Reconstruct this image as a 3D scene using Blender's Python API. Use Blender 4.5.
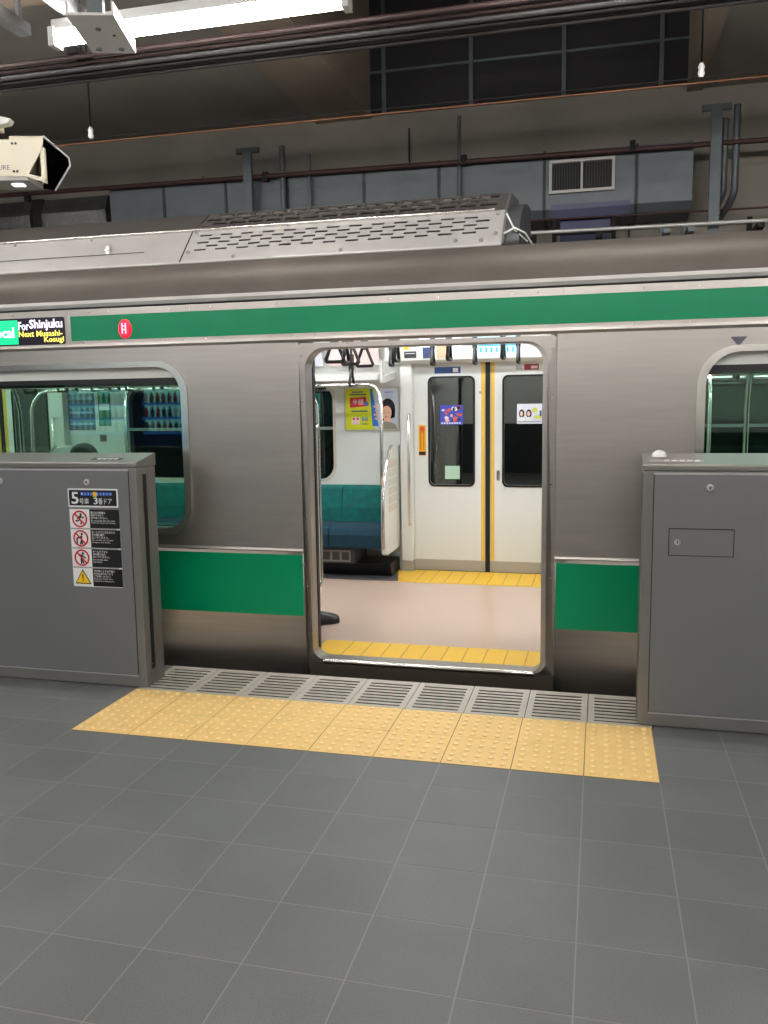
import bpy, bmesh, math, random
from mathutils import Vector, Matrix
random.seed(7)
sc = bpy.context.scene
C = sc.collection
for o in list(bpy.data.objects): bpy.data.objects.remove(o)

# ------------------------------------------------------------------ camera
F = Vector((-0.2443761970, 0.9611522166, -0.1283226048))
R = Vector((0.9695202520, 0.2445926676, -0.0143146060))
U = Vector((-0.0176282530, 0.1279095131, 0.9916291651))
cam = bpy.data.cameras.new('camera'); co = bpy.data.objects.new('camera', cam); C.objects.link(co)
cam.sensor_fit = 'VERTICAL'; cam.sensor_height = 36; cam.sensor_width = 27; cam.lens = 29.9356; cam.clip_start = .05
m = Matrix((R, U, -F)).transposed().to_4x4(); m.translation = Vector((-0.2591944, -3.4336984, 1.5412447))
co.matrix_world = m; sc.camera = co

# ------------------------------------------------------------------ world, exposure
w = bpy.data.worlds.new('world'); sc.world = w; w.use_nodes = True
w.node_tree.nodes['Background'].inputs[0].default_value = (.9, .95, 1, 1)
w.node_tree.nodes['Background'].inputs[1].default_value = .02
sc.view_settings.view_transform = 'Standard'; sc.view_settings.look = 'None'
sc.view_settings.exposure = 0.55; sc.view_settings.gamma = 1; sc.view_settings.use_curve_mapping = False
LAMP = 34.0      # emission of the platform tubes
INTERIOR = 15.5  # emission of the strip lights in the train

# ------------------------------------------------------------------ materials
def lin(c): return tuple(((v/255)/12.92 if v/255 <= .04045 else ((v/255+.055)/1.055)**2.4) for v in c)
MATS = {}
def mat(name, rgb, rough=.5, metal=0.0, var=0.0, scale=6.0, bump=0.0, bscale=60, emit=0.0, spec=.5, stretch=None, tint=None):
    if name in MATS: return MATS[name]
    M = bpy.data.materials.new(name); M.use_nodes = True; nt = M.node_tree; b = nt.nodes['Principled BSDF']
    c = (*lin(rgb), 1)
    b.inputs['Base Color'].default_value = c; b.inputs['Roughness'].default_value = rough
    b.inputs['Metallic'].default_value = metal; b.inputs['Specular IOR Level'].default_value = spec
    if emit: b.inputs['Emission Color'].default_value = c; b.inputs['Emission Strength'].default_value = emit
    if var or bump:
        geo = nt.nodes.new('ShaderNodeNewGeometry'); mp = nt.nodes.new('ShaderNodeMapping')
        nt.links.new(geo.outputs['Position'], mp.inputs[0])
        if stretch: mp.inputs['Scale'].default_value = stretch
    if var:
        n = nt.nodes.new('ShaderNodeTexNoise'); n.inputs['Scale'].default_value = scale; n.inputs['Detail'].default_value = 5
        nt.links.new(mp.outputs[0], n.inputs[0])
        r = nt.nodes.new('ShaderNodeMapRange'); r.inputs[1].default_value = .25; r.inputs[2].default_value = .75
        nt.links.new(n.outputs[0], r.inputs[0])
        mx = nt.nodes.new('ShaderNodeMix'); mx.data_type = 'RGBA'
        lo = tuple(v*(1-var) for v in c[:3]); hi = tuple(min(1, v*(1+var)) for v in c[:3])
        if tint: lo = lin(tint)
        mx.inputs[6].default_value = (*lo, 1); mx.inputs[7].default_value = (*hi, 1)
        nt.links.new(r.outputs[0], mx.inputs[0]); nt.links.new(mx.outputs[2], b.inputs['Base Color'])
        r2 = nt.nodes.new('ShaderNodeMapRange'); r2.inputs[3].default_value = rough*.85; r2.inputs[4].default_value = min(1, rough*1.15)
        nt.links.new(n.outputs[0], r2.inputs[0]); nt.links.new(r2.outputs[0], b.inputs['Roughness'])
    if bump:
        n2 = nt.nodes.new('ShaderNodeTexNoise'); n2.inputs['Scale'].default_value = bscale; n2.inputs['Detail'].default_value = 4
        nt.links.new(mp.outputs[0], n2.inputs[0])
        bp = nt.nodes.new('ShaderNodeBump'); bp.inputs['Strength'].default_value = bump; bp.inputs['Distance'].default_value = .01
        nt.links.new(n2.outputs[0], bp.inputs['Height']); nt.links.new(bp.outputs[0], b.inputs['Normal'])
    MATS[name] = M; return M
def glass(name, rgb, refl=1.0, ior=1.5):
    M = bpy.data.materials.new(name); M.use_nodes = True; nt = M.node_tree; nt.nodes.remove(nt.nodes['Principled BSDF'])
    out = nt.nodes['Material Output']; t = nt.nodes.new('ShaderNodeBsdfTransparent'); t.inputs[0].default_value = (*lin(rgb), 1)
    g = nt.nodes.new('ShaderNodeBsdfGlossy'); g.inputs['Roughness'].default_value = .02; g.inputs[0].default_value = (refl, refl, refl, 1)
    f = nt.nodes.new('ShaderNodeFresnel'); f.inputs[0].default_value = ior; mx = nt.nodes.new('ShaderNodeMixShader')
    nt.links.new(f.outputs[0], mx.inputs[0]); nt.links.new(t.outputs[0], mx.inputs[1]); nt.links.new(g.outputs[0], mx.inputs[2])
    nt.links.new(mx.outputs[0], out.inputs[0]); MATS[name] = M; return M

steel = mat('brushed_steel', (170, 165, 160), .36, .92, .05, 3, .02, 40, stretch=(1, 1, 14))
steel_lo = mat('brushed_steel_rough', (172, 166, 158), .42, .9, .06, 3, .02, 40, stretch=(1, 1, 14))
steel_b = mat('polished_steel', (214, 210, 204), .22, .95, .04, 5)
roof_m = mat('roof_steel', (96, 90, 83), .55, .4, .12, 4, .03, 20)
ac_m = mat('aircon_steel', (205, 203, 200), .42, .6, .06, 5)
green = mat('green_band', (0, 140, 94), .3, 0, .04, 4, spec=.25)
black = mat('black_rubber', (14, 14, 15), .55)
blackm = mat('black_paint', (20, 20, 22), .4)
dark = mat('dark_underframe', (26, 25, 24), .8)
white_in = mat('interior_white', (220, 222, 217), .45, 0, .03, 3)
door_in = mat('interior_door', (222, 224, 220), .4)
chrome = mat('chrome', (225, 222, 216), .15, 1.0)
floor_in = mat('interior_vinyl', (188, 165, 150), .25, 0, .015, 2)
floor_dk = mat('interior_vinyl_grey', (92, 90, 92), .35)
yellow = mat('door_yellow', (238, 190, 40), .45)
yel_floor = mat('yellow_floor', (236, 190, 58), .45, 0, .06, 30)
yel_line = mat('yellow_floor_joint', (196, 150, 44), .5)
seat_back = mat('seat_back_teal', (0, 96, 92), .9, 0, .35, 18, .2, 120)
seat_cush = mat('seat_cushion_blue', (8, 52, 68), .95, 0, .35, 25, .2, 150)
gate_m = mat('gate_grey', (125, 126, 128), .42, .3, .03, 2)
gate_top = mat('gate_cap', (134, 132, 128), .36, .5, .03, 2)
gate_edge = mat('gate_edge_steel', (128, 127, 124), .38, .35, .04, 4)
white_s = mat('sign_white', (236, 236, 236), .5)
black_s = mat('sign_black', (12, 12, 14), .5)
red_s = mat('sign_red', (200, 24, 34), .5)
yel_s = mat('sign_yellow', (245, 200, 20), .5)
blue_s = mat('sign_blue', (30, 90, 190), .5)
grey_s = mat('sign_grey', (170, 170, 170), .5)
concrete = mat('concrete', (150, 144, 134), .85, 0, .22, .9, .25, 12)
concrete2 = mat('concrete_beam', (160, 144, 126), .85, 0, .2, 1.2, .25, 12)
pale_panel = mat('wall_panel', (150, 158, 154), .7, 0, .08, 2)
dark_panel = mat('dark_screen', (40, 38, 40), .8, 0, .15, 2)
galv = mat('galvanised_steel', (102, 109, 113), .5, .35, .14, 4)
foil = mat('foil_lagging', (130, 130, 128), .3, .85, .2, 6, 1.0, 40)
rust = mat('brown_pipe', (70, 44, 40), .6, 0, .15, 8)
conduit_m = mat('conduit_maroon', (46, 28, 27), .6)
pipe_g = mat('grey_cable', (52, 50, 50), .6)
pipe_d = mat('dark_cable', (38, 34, 34), .6)
copper = mat('copper_wire', (120, 82, 58), .55, .5)
bright_pipe = mat('bright_pipe', (222, 222, 218), .35, .3)
lampwhite = mat('lamp_housing', (214, 214, 212), .5)
cream = mat('camera_cream', (222, 214, 192), .5)
bluegrey = mat('blue_grey_box', (94, 97, 124), .6)
skin = mat('skin', (198, 150, 122), .55)
suit = mat('dark_suit', (24, 25, 30), .8, 0, .1, 20)
hair = mat('dark_hair', (14, 12, 12), .6)
shoe_m = mat('shoe_leather', (18, 18, 20), .3)
shirt = mat('white_shirt', (220, 222, 226), .8)
g_near = glass('window_green_glass', (205, 232, 220), 1.0)
g_far = glass('far_window_glass', (130, 160, 148), 1.0, 2.25)
tube_m = mat('tube_light', (255, 251, 248), .5, emit=LAMP)
strip_m = mat('train_strip_light', (250, 252, 255), .5, emit=INTERIOR)
# platform tile: colour by tile and fine speckle
def tile_mat():
    M = mat('platform_tile', (103, 106, 106), .5, 0, .12, 3, .06, 220)
    nt = M.node_tree; b = nt.nodes['Principled BSDF']; src = b.inputs['Base Color'].links[0].from_socket
    oi = nt.nodes.new('ShaderNodeObjectInfo'); mr = nt.nodes.new('ShaderNodeMapRange'); mr.inputs[3].default_value = .95; mr.inputs[4].default_value = 1.05
    nt.links.new(oi.outputs['Random'], mr.inputs[0])
    geo = nt.nodes.new('ShaderNodeNewGeometry'); n = nt.nodes.new('ShaderNodeTexNoise'); n.inputs['Scale'].default_value = 260; n.inputs['Detail'].default_value = 2
    nt.links.new(geo.outputs['Position'], n.inputs[0])
    m2 = nt.nodes.new('ShaderNodeMapRange'); m2.inputs[1].default_value = .3; m2.inputs[2].default_value = .8; m2.inputs[3].default_value = .8; m2.inputs[4].default_value = 1.32
    nt.links.new(n.outputs[0], m2.inputs[0])
    mu = nt.nodes.new('ShaderNodeMath'); mu.operation = 'MULTIPLY'; nt.links.new(mr.outputs[0], mu.inputs[0]); nt.links.new(m2.outputs[0], mu.inputs[1])
    v = nt.nodes.new('ShaderNodeVectorMath'); v.operation = 'SCALE'; nt.links.new(src, v.inputs[0]); nt.links.new(mu.outputs[0], v.inputs['Scale'])
    nt.links.new(v.outputs[0], b.inputs['Base Color']); return M
tile_m = tile_mat()
def floor_mat():
    M = bpy.data.materials.new('platform_floor'); M.use_nodes = True; nt = M.node_tree; b = nt.nodes['Principled BSDF']; b.inputs['Roughness'].default_value = .6
    geo = nt.nodes.new('ShaderNodeNewGeometry'); mp = nt.nodes.new('ShaderNodeMapping'); mp.inputs['Location'].default_value = (0, .218/.3, 0); mp.inputs['Scale'].default_value = (1/.3, 1/.3, 1)
    nt.links.new(geo.outputs['Position'], mp.inputs[0]); br = nt.nodes.new('ShaderNodeTexBrick'); br.offset = 0; br.inputs['Scale'].default_value = 1
    br.inputs['Brick Width'].default_value = 1; br.inputs['Row Height'].default_value = 1; br.inputs['Mortar Size'].default_value = .022
    br.inputs['Color1'].default_value = (*lin((103, 106, 106)), 1); br.inputs['Color2'].default_value = (*lin((98, 101, 101)), 1); br.inputs['Mortar'].default_value = (*lin((134, 131, 125)), 1)
    nt.links.new(mp.outputs[0], br.inputs[0]); nt.links.new(br.outputs[0], b.inputs['Base Color']); return M
floor_m = floor_mat()
tact_m = mat('tactile_yellow', (234, 198, 128), .55, 0, .06, 14)
grate_m = mat('grating_grey', (186, 180, 170), .5, .1, .06, 10)

# ------------------------------------------------------------------ mesh helpers
class MB:
    def __init__(s): s.v = []; s.f = []; s.sm = []
    def add(s, vs, fs, smooth=False):
        o = len(s.v); s.v += [tuple(v) for v in vs]; s.f += [tuple(i+o for i in f) for f in fs]; s.sm += [smooth]*len(fs); return s
    def box(s, x0, x1, y0, y1, z0, z1):
        return s.add([(x0,y0,z0),(x1,y0,z0),(x1,y1,z0),(x0,y1,z0),(x0,y0,z1),(x1,y0,z1),(x1,y1,z1),(x0,y1,z1)],
                     [(0,3,2,1),(4,5,6,7),(0,1,5,4),(1,2,6,5),(2,3,7,6),(3,0,4,7)])
    def tube(s, pts, r, n=8, cap=True):
        pts = [Vector(p) for p in pts]; rings = []
        t0 = (pts[1]-pts[0]).normalized(); a = t0.orthogonal().normalized()
        for i, p in enumerate(pts):
            t = (pts[min(i+1, len(pts)-1)]-pts[max(i-1, 0)]).normalized()
            a = (a - t*a.dot(t)).normalized(); b = t.cross(a)
            rr = r[i] if isinstance(r, (list, tuple)) else r
            rings.append([p+(a*math.cos(2*math.pi*k/n)+b*math.sin(2*math.pi*k/n))*rr for k in range(n)])
        vs = [v for q in rings for v in q]; fs = []
        for i in range(len(pts)-1):
            for k in range(n): fs.append((i*n+k, i*n+(k+1) % n, (i+1)*n+(k+1) % n, (i+1)*n+k))
        s.add(vs, fs, True)
        if cap: s.add(rings[0], [tuple(reversed(range(n)))]); s.add(rings[-1], [tuple(range(n))])
        return s
    def prism_x(s, prof, x0, x1, smooth=False):        # prof: list of (y,z)
        n = len(prof); vs = [(x0, y, z) for y, z in prof]+[(x1, y, z) for y, z in prof]
        s.add(vs, [(i, (i+1) % n, n+(i+1) % n, n+i) for i in range(n)], smooth)
        s.add(vs, [tuple(reversed(range(n))), tuple(range(n, 2*n))]); return s
    def prism_y(s, prof, y0, y1, smooth=False):        # prof: list of (x,z)
        n = len(prof); vs = [(x, y0, z) for x, z in prof]+[(x, y1, z) for x, z in prof]
        s.add(vs, [(i, (i+1) % n, n+(i+1) % n, n+i) for i in range(n)], smooth)
        s.add(vs, [tuple(reversed(range(n))), tuple(range(n, 2*n))]); return s
    def sheet_x(s, prof, x0, x1, smooth=True):
        n = len(prof); vs = [(x0, y, z) for y, z in prof]+[(x1, y, z) for y, z in prof]
        return s.add(vs, [(i, i+1, n+i+1, n+i) for i in range(n-1)], smooth)
    def lathe(s, c, prof, n=16, axis='z'):             # prof: (r,h) along axis
        rings = []
        for r, h in prof:
            for k in range(n):
                a = 2*math.pi*k/n; p = (r*math.cos(a), r*math.sin(a), h)
                if axis == 'y': p = (p[0], p[2], p[1])
                if axis == 'x': p = (p[2], p[0], p[1])
                rings.append((c[0]+p[0], c[1]+p[1], c[2]+p[2]))
        fs = [(i*n+k, i*n+(k+1) % n, (i+1)*n+(k+1) % n, (i+1)*n+k) for i in range(len(prof)-1) for k in range(n)]
        s.add(rings, fs, True); s.add(rings[:n], [tuple(reversed(range(n)))]); s.add(rings[-n:], [tuple(range(n))]); return s
    def mesh(s, name):
        me = bpy.data.meshes.new(name); me.from_pydata(s.v, [], s.f)
        bm = bmesh.new(); bm.from_mesh(me)
        bmesh.ops.recalc_face_normals(bm, faces=bm.faces); bm.to_mesh(me); bm.free()
        me.polygons.foreach_set('use_smooth', s.sm); me.update(); return me
    def obj(s, name, m, parent=None, bevel=0):
        return link(name, s.mesh(name), m, parent, bevel)
def link(name, me, m=None, parent=None, bevel=0):
    o = bpy.data.objects.new(name, me); C.objects.link(o)
    if m is not None and me is not None and not me.materials: me.materials.append(m)
    if parent is not None: o.parent = parent; o.matrix_parent_inverse = Matrix.Translation(parent.location).inverted() if not parent.rotation_euler.z else Matrix.Identity(4)
    if bevel:
        b = o.modifiers.new('bevel', 'BEVEL'); b.width = bevel; b.segments = 2; b.limit_method = 'ANGLE'
    return o
def thing(name, label, cat, loc=(0, 0, 0), group=None):
    o = bpy.data.objects.new(name, None); C.objects.link(o); o.location = loc; o.empty_display_size = .1
    o['label'] = label; o['category'] = cat
    if group: o['group'] = group
    return o
def tag(o, label, cat, group=None):
    o['label'] = label; o['category'] = cat
    if group: o['group'] = group
    return o
def struct(o, label=None, cat=None):
    o['kind'] = 'structure'
    if label: o['label'] = label
    if cat: o['category'] = cat
    return o
def rrect(x0, x1, z0, z1, r, n=6, rb=None):
    rb = r if rb is None else rb; pts = []
    for cx, cz, a0, rr in ((x1-rb, z0+rb, -90, rb), (x1-r, z1-r, 0, r), (x0+r, z1-r, 90, r), (x0+rb, z0+rb, 180, rb)):
        for k in range(n+1):
            a = math.radians(a0+90*k/n); pts.append((cx+rr*math.cos(a), cz+rr*math.sin(a)))
    return pts
def inward(z): return .07*((.35-z)/.37)**3 if z < .35 else 0
def panel(name, outline, holes, y, thick, m, parent, curved=False, smooth=False):
    """flat plate in the XZ plane with holes; front face at y, thickness into +Y"""
    bm = bmesh.new(); loops = [outline]+holes; edges = []
    for lp in loops:
        vs = [bm.verts.new((x, y, z)) for x, z in lp]
        edges += [bm.edges.new((vs[i], vs[(i+1) % len(vs)])) for i in range(len(vs))]
    bmesh.ops.triangle_fill(bm, edges=edges, use_beauty=True, use_dissolve=False)
    if curved:
        for z in (.35, .28, .21, .14, .07, 0, -.07):
            bmesh.ops.bisect_plane(bm, geom=bm.verts[:]+bm.edges[:]+bm.faces[:], plane_co=(0, 0, z), plane_no=(0, 0, 1))
    bmesh.ops.recalc_face_normals(bm, faces=bm.faces)
    for f in bm.faces:
        if f.normal.y > 0: f.normal_flip()
    ret = bmesh.ops.extrude_face_region(bm, geom=bm.faces[:])
    for v in [g for g in ret['geom'] if isinstance(g, bmesh.types.BMVert)]: v.co.y += thick
    bmesh.ops.recalc_face_normals(bm, faces=bm.faces)
    if curved:
        for v in bm.verts: v.co.y += inward(v.co.z)
    me = bpy.data.meshes.new(name); bm.to_mesh(me); bm.free()
    if smooth:
        for p_ in me.polygons: p_.use_smooth = abs(p_.normal.y) > .5
    return link(name, me, m, parent)
def ring_frame(name, outer, inner, y0, y1, m, parent, curved=False):
    """frame between two loops of equal length, from y0 (front) to y1 (back)"""
    n = len(outer); vs = []
    for lp in (outer, inner):
        for y in (y0, y1): vs += [(x, y+(inward(z) if curved else 0), z) for x, z in lp]
    a, b, c, d = 0, n, 2*n, 3*n; fs = []
    for i in range(n):
        j = (i+1) % n
        fs += [(a+i, a+j, c+j, c+i), (c+i, c+j, d+j, d+i), (d+i, d+j, b+j, b+i), (b+i, b+j, a+j, a+i)]
    return MB().add(vs, fs).obj(name, m, parent)
def text(body, x, z, y, width=None, size=.1, m=None, parent=None, name='lettering', align='LEFT', maxh=None, bold=0):
    cu = bpy.data.curves.new('lettering', 'FONT'); cu.body = body; cu.size = 1; cu.resolution_u = 2; cu.offset = bold
    o = bpy.data.objects.new('tmp', cu); C.objects.link(o)
    dg = bpy.context.evaluated_depsgraph_get(); me = bpy.data.meshes.new_from_object(o.evaluated_get(dg))
    bpy.data.objects.remove(o); bpy.data.curves.remove(cu)
    if not me.vertices: return None
    xs = [v.co.x for v in me.vertices]; ys = [v.co.y for v in me.vertices]
    w0, h0 = max(xs)-min(xs), max(ys)-min(ys)
    sx = width/w0 if width else size; sy = maxh/h0 if maxh else sx
    x_off = {'LEFT': min(xs), 'CENTER': (min(xs)+max(xs))/2, 'RIGHT': max(xs)}[align]; y_off = min(ys)
    for v in me.vertices: v.co = Vector((x+(v.co.x-x_off)*sx, y, z+(v.co.y-y_off)*sy))
    me.materials.clear(); me.name = name
    return link(name, me, m, parent)
def dup(o, loc=None, parent=None):
    c = o.copy(); C.objects.link(c)
    if loc is not None: c.location = loc
    if parent is not None: c.parent = parent
    for ch in o.children:
        g = ch.copy(); C.objects.link(g); g.parent = c
    return c
def plate(x0, x1, z0, z1, y, m, parent, name, t=.002):
    return MB().box(x0, x1, y-t, y, z0, z1).obj(name, m, parent)
def ell(cx, cz, rx, rz, y, m, parent, name, a0=0, a1=360, n=20, t=.0015):
    pr = [(cx+rx*math.cos(math.radians(a0+(a1-a0)*k/n)), cz+rz*math.sin(math.radians(a0+(a1-a0)*k/n))) for k in range(n if a1-a0 == 360 else n+1)]
    return MB().prism_y(pr, y-t, y).obj(name, m, parent)
def poly(pts, y, m, parent, name, t=.0015): return MB().prism_y(pts, y-t, y).obj(name, m, parent)

# ------------------------------------------------------------------ structure: platform, track bed, tunnel
PX0, PX1 = -9.0, 6.0
fl = MB().box(PX0, PX1, -7.0, .6, -1.15, -.0006).box(PX0, PX1, .6, 1.02, -1.15, -.09).obj('floor', floor_m)
struct(fl, 'dark grey tiled station platform floor', 'floor')
tile_me = MB().box(-.1476, .1476, -.1476, .1476, -.02, 0).mesh('tile'); tile_me.materials.append(tile_m)
def put(me, name, x, y, z=0):
    o = bpy.data.objects.new(name, me); C.objects.link(o); o.location = (x, y, z); o.parent = fl; return o
def cut_tile(x0, x1, y0, y1):
    me = MB().box(x0+.0024, x1-.0024, y0+.0024, y1-.0024, -.02, 0).obj('tile', tile_m, fl); return me
YX0, YX1 = -2.7, 0.0
for i in range(-14, 4):
    x0 = .3*i; xm = x0+.15
    for j in range(-7, 3):
        y0 = -.218+.3*j; y1 = y0+.3
        inside = x0 > YX0-.01 and x0+.3 < YX1+.01
        if inside and y1 > .001:
            if y0 < -.001: cut_tile(x0, x0+.3, y0, 0)
            continue
        if y1 > .601: cut_tile(x0, x0+.3, y0, .6); continue
        put(tile_me, 'tile', xm, y0+.15, random.uniform(-.0004, .0002))
# tactile tiles, 5 x 5 studs
MB().box(YX0, YX1, 0, .6, -.0005, .0008).obj('tactile_bed', mat('tactile_bed', (110, 88, 48), .8), fl)
tb = MB().box(-.1482, .1482, -.1482, .1482, -.02, .002)
n_base = len(tb.f)
for a in range(5):
    for b in range(5):
        cx, cy = (a-2)*.0575, (b-2)*.0575
        tb.lathe((cx, cy, .002), [(.0135, 0), (.012, .0045), (.0085, .0065)], 10)
tact_me = tb.mesh('tactile_tile'); tact_me.materials.append(tact_m); tact_me.materials.append(mat('tactile_stud_highlight', (246, 218, 156), .5))  # paler stud tops: lamp highlight put into the colour
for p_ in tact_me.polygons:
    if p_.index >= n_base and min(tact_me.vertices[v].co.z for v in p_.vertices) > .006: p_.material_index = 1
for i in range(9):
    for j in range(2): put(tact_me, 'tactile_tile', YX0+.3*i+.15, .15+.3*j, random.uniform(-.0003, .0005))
# gratings along the platform edge
gm = MB()
GY0, GY1 = -.205, .205
gm.box(-.148, -.118, GY0, GY1, -.004, 0); gm.box(.118, .148, GY0, GY1, -.004, 0)
gm.box(-.118, .118, GY0, GY0+.026, -.004, 0); gm.box(-.118, .118, GY1-.026, GY1, -.004, 0)
nb = 8; pitch = (GY1-GY0-.052)/nb
for k in range(nb): gm.box(-.118, .118, GY0+.026+pitch*k+.021, GY0+.026+pitch*(k+1), -.003, -.0005)
grate_me = gm.mesh('grating_panel'); grate_me.materials.append(grate_m)
gb = MB().box(-2.695, .005, .602, 1.018, -.0898, -.085).obj('grating_trough', dark, fl)
for i in range(-9, 0): put(grate_me, 'grating_panel', .3*i+.155, .811, .001)
MB().box(PX0, -2.695, .602, 1.02, -.09, -.0005).obj('edge_slab', tile_m, fl); MB().box(.01, PX1, .602, 1.02, -.09, -.0005).obj('edge_slab', tile_m, fl)
struct(MB().box(PX0, PX1, .985, 1.0, -1.15, -.05).obj('trim_1', dark), 'dark rubber edge strip of platform', 'trim')
struct(MB().box(PX0, PX1, 1.02, 5.5, -1.25, -1.15).obj('track_bed', concrete), 'concrete track bed under the train', 'track bed')
wb = struct(MB().box(-12, 8, 5.5, 5.7, -1.25, 6.2).obj('wall_back', concrete), 'stained concrete tunnel wall behind the train', 'wall')
wp = MB()
for k in range(-12, 8):
    for z0, z1 in ((1.3, 1.72), (1.73, 2.15), (2.16, 2.6)):
        MB().box(k+.004, k+.996, 5.47, 5.5, z0, z1).obj('wall_panel', pale_panel, wb)
# concrete ceiling with a dark shaft above the track
struct(MB().box(-12, -2.62, 1.9, 5.5, 4.47, 4.7).box(-12, 8, -7, 1.9, 4.47, 4.7).box(.5, 8, 1.9, 5.5, 4.42, 4.7).obj('ceiling', concrete), 'concrete station ceiling with shaft opening', 'ceiling')
struct(MB().box(-3.2, -2.6, 1.9, 5.5, 4.44, 6.2).obj('ceiling_beam', concrete2), 'brown concrete ceiling beam left of dark shaft', 'beam')
struct(MB().box(.48, .62, 1.9, 5.5, 4.40, 6.2).obj('ceiling_beam', concrete2), 'concrete ceiling beam right of dark shaft', 'beam')
struct(MB().box(-3.2, .62, 1.9, 5.5, 6.1, 6.2).box(-2.6, .5, 1.8, 1.9, 4.7, 6.2).obj('shaft_top', dark_panel), 'dark top of the ceiling shaft', 'shaft')
scr = thing('shaft_screen', 'dark panelled screen with thin steel grid high above the train', 'screen', (-1.05, 5.46, 4.45))
MB().box(-2.6, .5, 5.455, 5.5, 4.46, 6.1).obj('backing_panel', dark_panel, scr)
for x in (-2.45, -1.56, -.66, .24): MB().box(x-.02, x+.02, 5.42, 5.455, 4.46, 6.1).obj('upright', galv, scr)
for z in (4.86, 5.35): MB().box(-2.6, .5, 5.425, 5.45, z-.012, z+.012).obj('cross_bar', galv, scr)
struct(MB().box(PX0, PX1, -7.2, -7.0, -.2, 4.7).obj('wall_front', mat('platform_wall', (228, 230, 226), .5, 0, .03, 1)), 'pale platform wall behind the viewer', 'wall')

struct(MB().box(PX0, PX1, -7.0, -6.97, 0, 1.05).obj('trim_2', mat('dado_dark', (50, 54, 54), .5)), 'dark dado along the platform wall', 'dado')

# ------------------------------------------------------------------ the train
DC = (-6.01, -1.19, 3.63)                      # doorway centres
WIN = [(-4.61, -2.612), (.245, 2.22)]          # near and far side windows
FWIN = [(-4.64, -2.572), (.20, 2.24)]
TX0, TX1 = -7.6, 5.2
train = thing('commuter_train', 'stainless steel commuter train with green bands and open doorway', 'train', (-1.19, 2.575, -1.15))
DO = [rrect(c-.697, c+.707, .04, 1.868, .02, 6, .004) for c in DC]          # door frame outside
DI = [rrect(c-.662, c+.664, .06, 1.872-.03, .115, 6, .07) for c in DC]       # clear opening
def win_hole(a, b): return rrect(a, b, .815, 1.762, .16, 8, .13)
def win_out(a, b): return rrect(a-.042, b+.042, .775, 1.793, .19, 8, .165)
mid_holes = [win_out(a, b) for a, b in WIN]
# middle side panels between doorways (z .715 - 1.885)
xs = [TX0]+[v for c in DC for v in (c-.697, c+.707)]+[TX1]
for k in range(0, len(xs), 2):
    a, b = xs[k]+.002, xs[k+1]-.002
    hs = [win_out(*wn) for wn in WIN if wn[0] > a and wn[1] < b]
    panel('side_panel', [(a, .715), (b, .715), (b, 1.875), (a, 1.875)], hs, 1.102, .03, steel, train)
    panel('lower_side_panel', [(a, -.13), (b, -.13), (b, .70), (a, .70)], [], 1.1, .03, steel_lo, train, True, True)
    MB().prism_x([(1.092, .698), (1.088, .704), (1.092, .714), (1.11, .718), (1.11, .694)], a, b).obj('waist_trim', steel, train)
    panel('lower_green_band', [(a+.006, .322), (b-.006, .322), (b-.006, .679), (a+.006, .679)], [], 1.098, .0025, green, train, True)
    MB().box(a, b, 1.2, 1.24, -.5, -.1).obj('underframe_skirt', dark, train)
# upper band above doors
MB().prism_x([(1.094, 1.905), (1.094, 2.105), (1.13, 2.105), (1.13, 1.875), (1.1, 1.875), (1.092, 1.89)], TX0, TX1).obj('cantrail_panel', steel, train)
ug = panel('upper_green_band', rrect(-3.305, TX1-.05, 1.9235, 2.067, .004, 2), [], 1.0915, .0025, green, train)
MB().prism_x([(1.088, 2.116), (1.083, 2.135), (1.09, 2.154), (1.14, 2.16), (1.14, 2.112)], TX0, TX1).obj('gutter_rail', ac_m, train)
MB().box(TX0, TX1, 1.105, 1.16, 2.10, 2.125).obj('gutter_shadow_gap', black, train)
for k in range(-26, 18):
    for z in (1.899,): pass
RP = [(1.1, 2.155), (1.103, 2.2), (1.117, 2.245), (1.145, 2.288), (1.19, 2.324), (1.26, 2.353), (1.38, 2.379), (1.6, 2.412), (2.0, 2.45), (2.575, 2.47)]
RP = RP+[(5.15-y, z) for y, z in reversed(RP[:-1])]
MB().sheet_x(RP, TX0, TX1).obj('roof', roof_m, train)
MB().prism_x([(4.05, -.1), (4.05, 2.155), (4.0, 2.155), (4.0, -.1)], TX0, TX0+.02).obj('end_post', steel, train)
# end walls and far outside
for x in (TX0, TX1-.02):
    MB().prism_x([(1.14, -.1), (1.14, 2.15)]+RP[3:-3]+[(4.0, 2.15), (4.0, -.1)], x, x+.02).obj('end_wall', white_in, train)
MB().box(TX0, TX1, 1.25, 3.95, -.45, -.03).obj('underframe', dark, train)
# bogie/wheels are hidden by the platform; rails under the train
for y in (2.04, 3.11):
    tag(MB().prism_x([(y-.06, -1.15), (y+.06, -1.15), (y+.06, -1.13), (y+.01, -1.11), (y+.01, -1.03), (y+.035, -1.02), (y+.035, -.99), (y-.035, -.99), (y-.035, -1.02), (y-.01, -1.03), (y-.01, -1.11), (y-.06, -1.13)], -9, 6).obj('rail', pipe_d),
        'steel running rail under the train on the ' + ('platform' if y < 2.5 else 'tunnel wall') + ' side', 'rail')
for x in (-5.4, -3.3, 3.0, 5.0):
    for y in (2.04, 3.11): MB().lathe((x, y, -.56), [(.43, -.06), (.43, .06)], 24, 'y').obj('wheel', dark, train)

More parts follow.
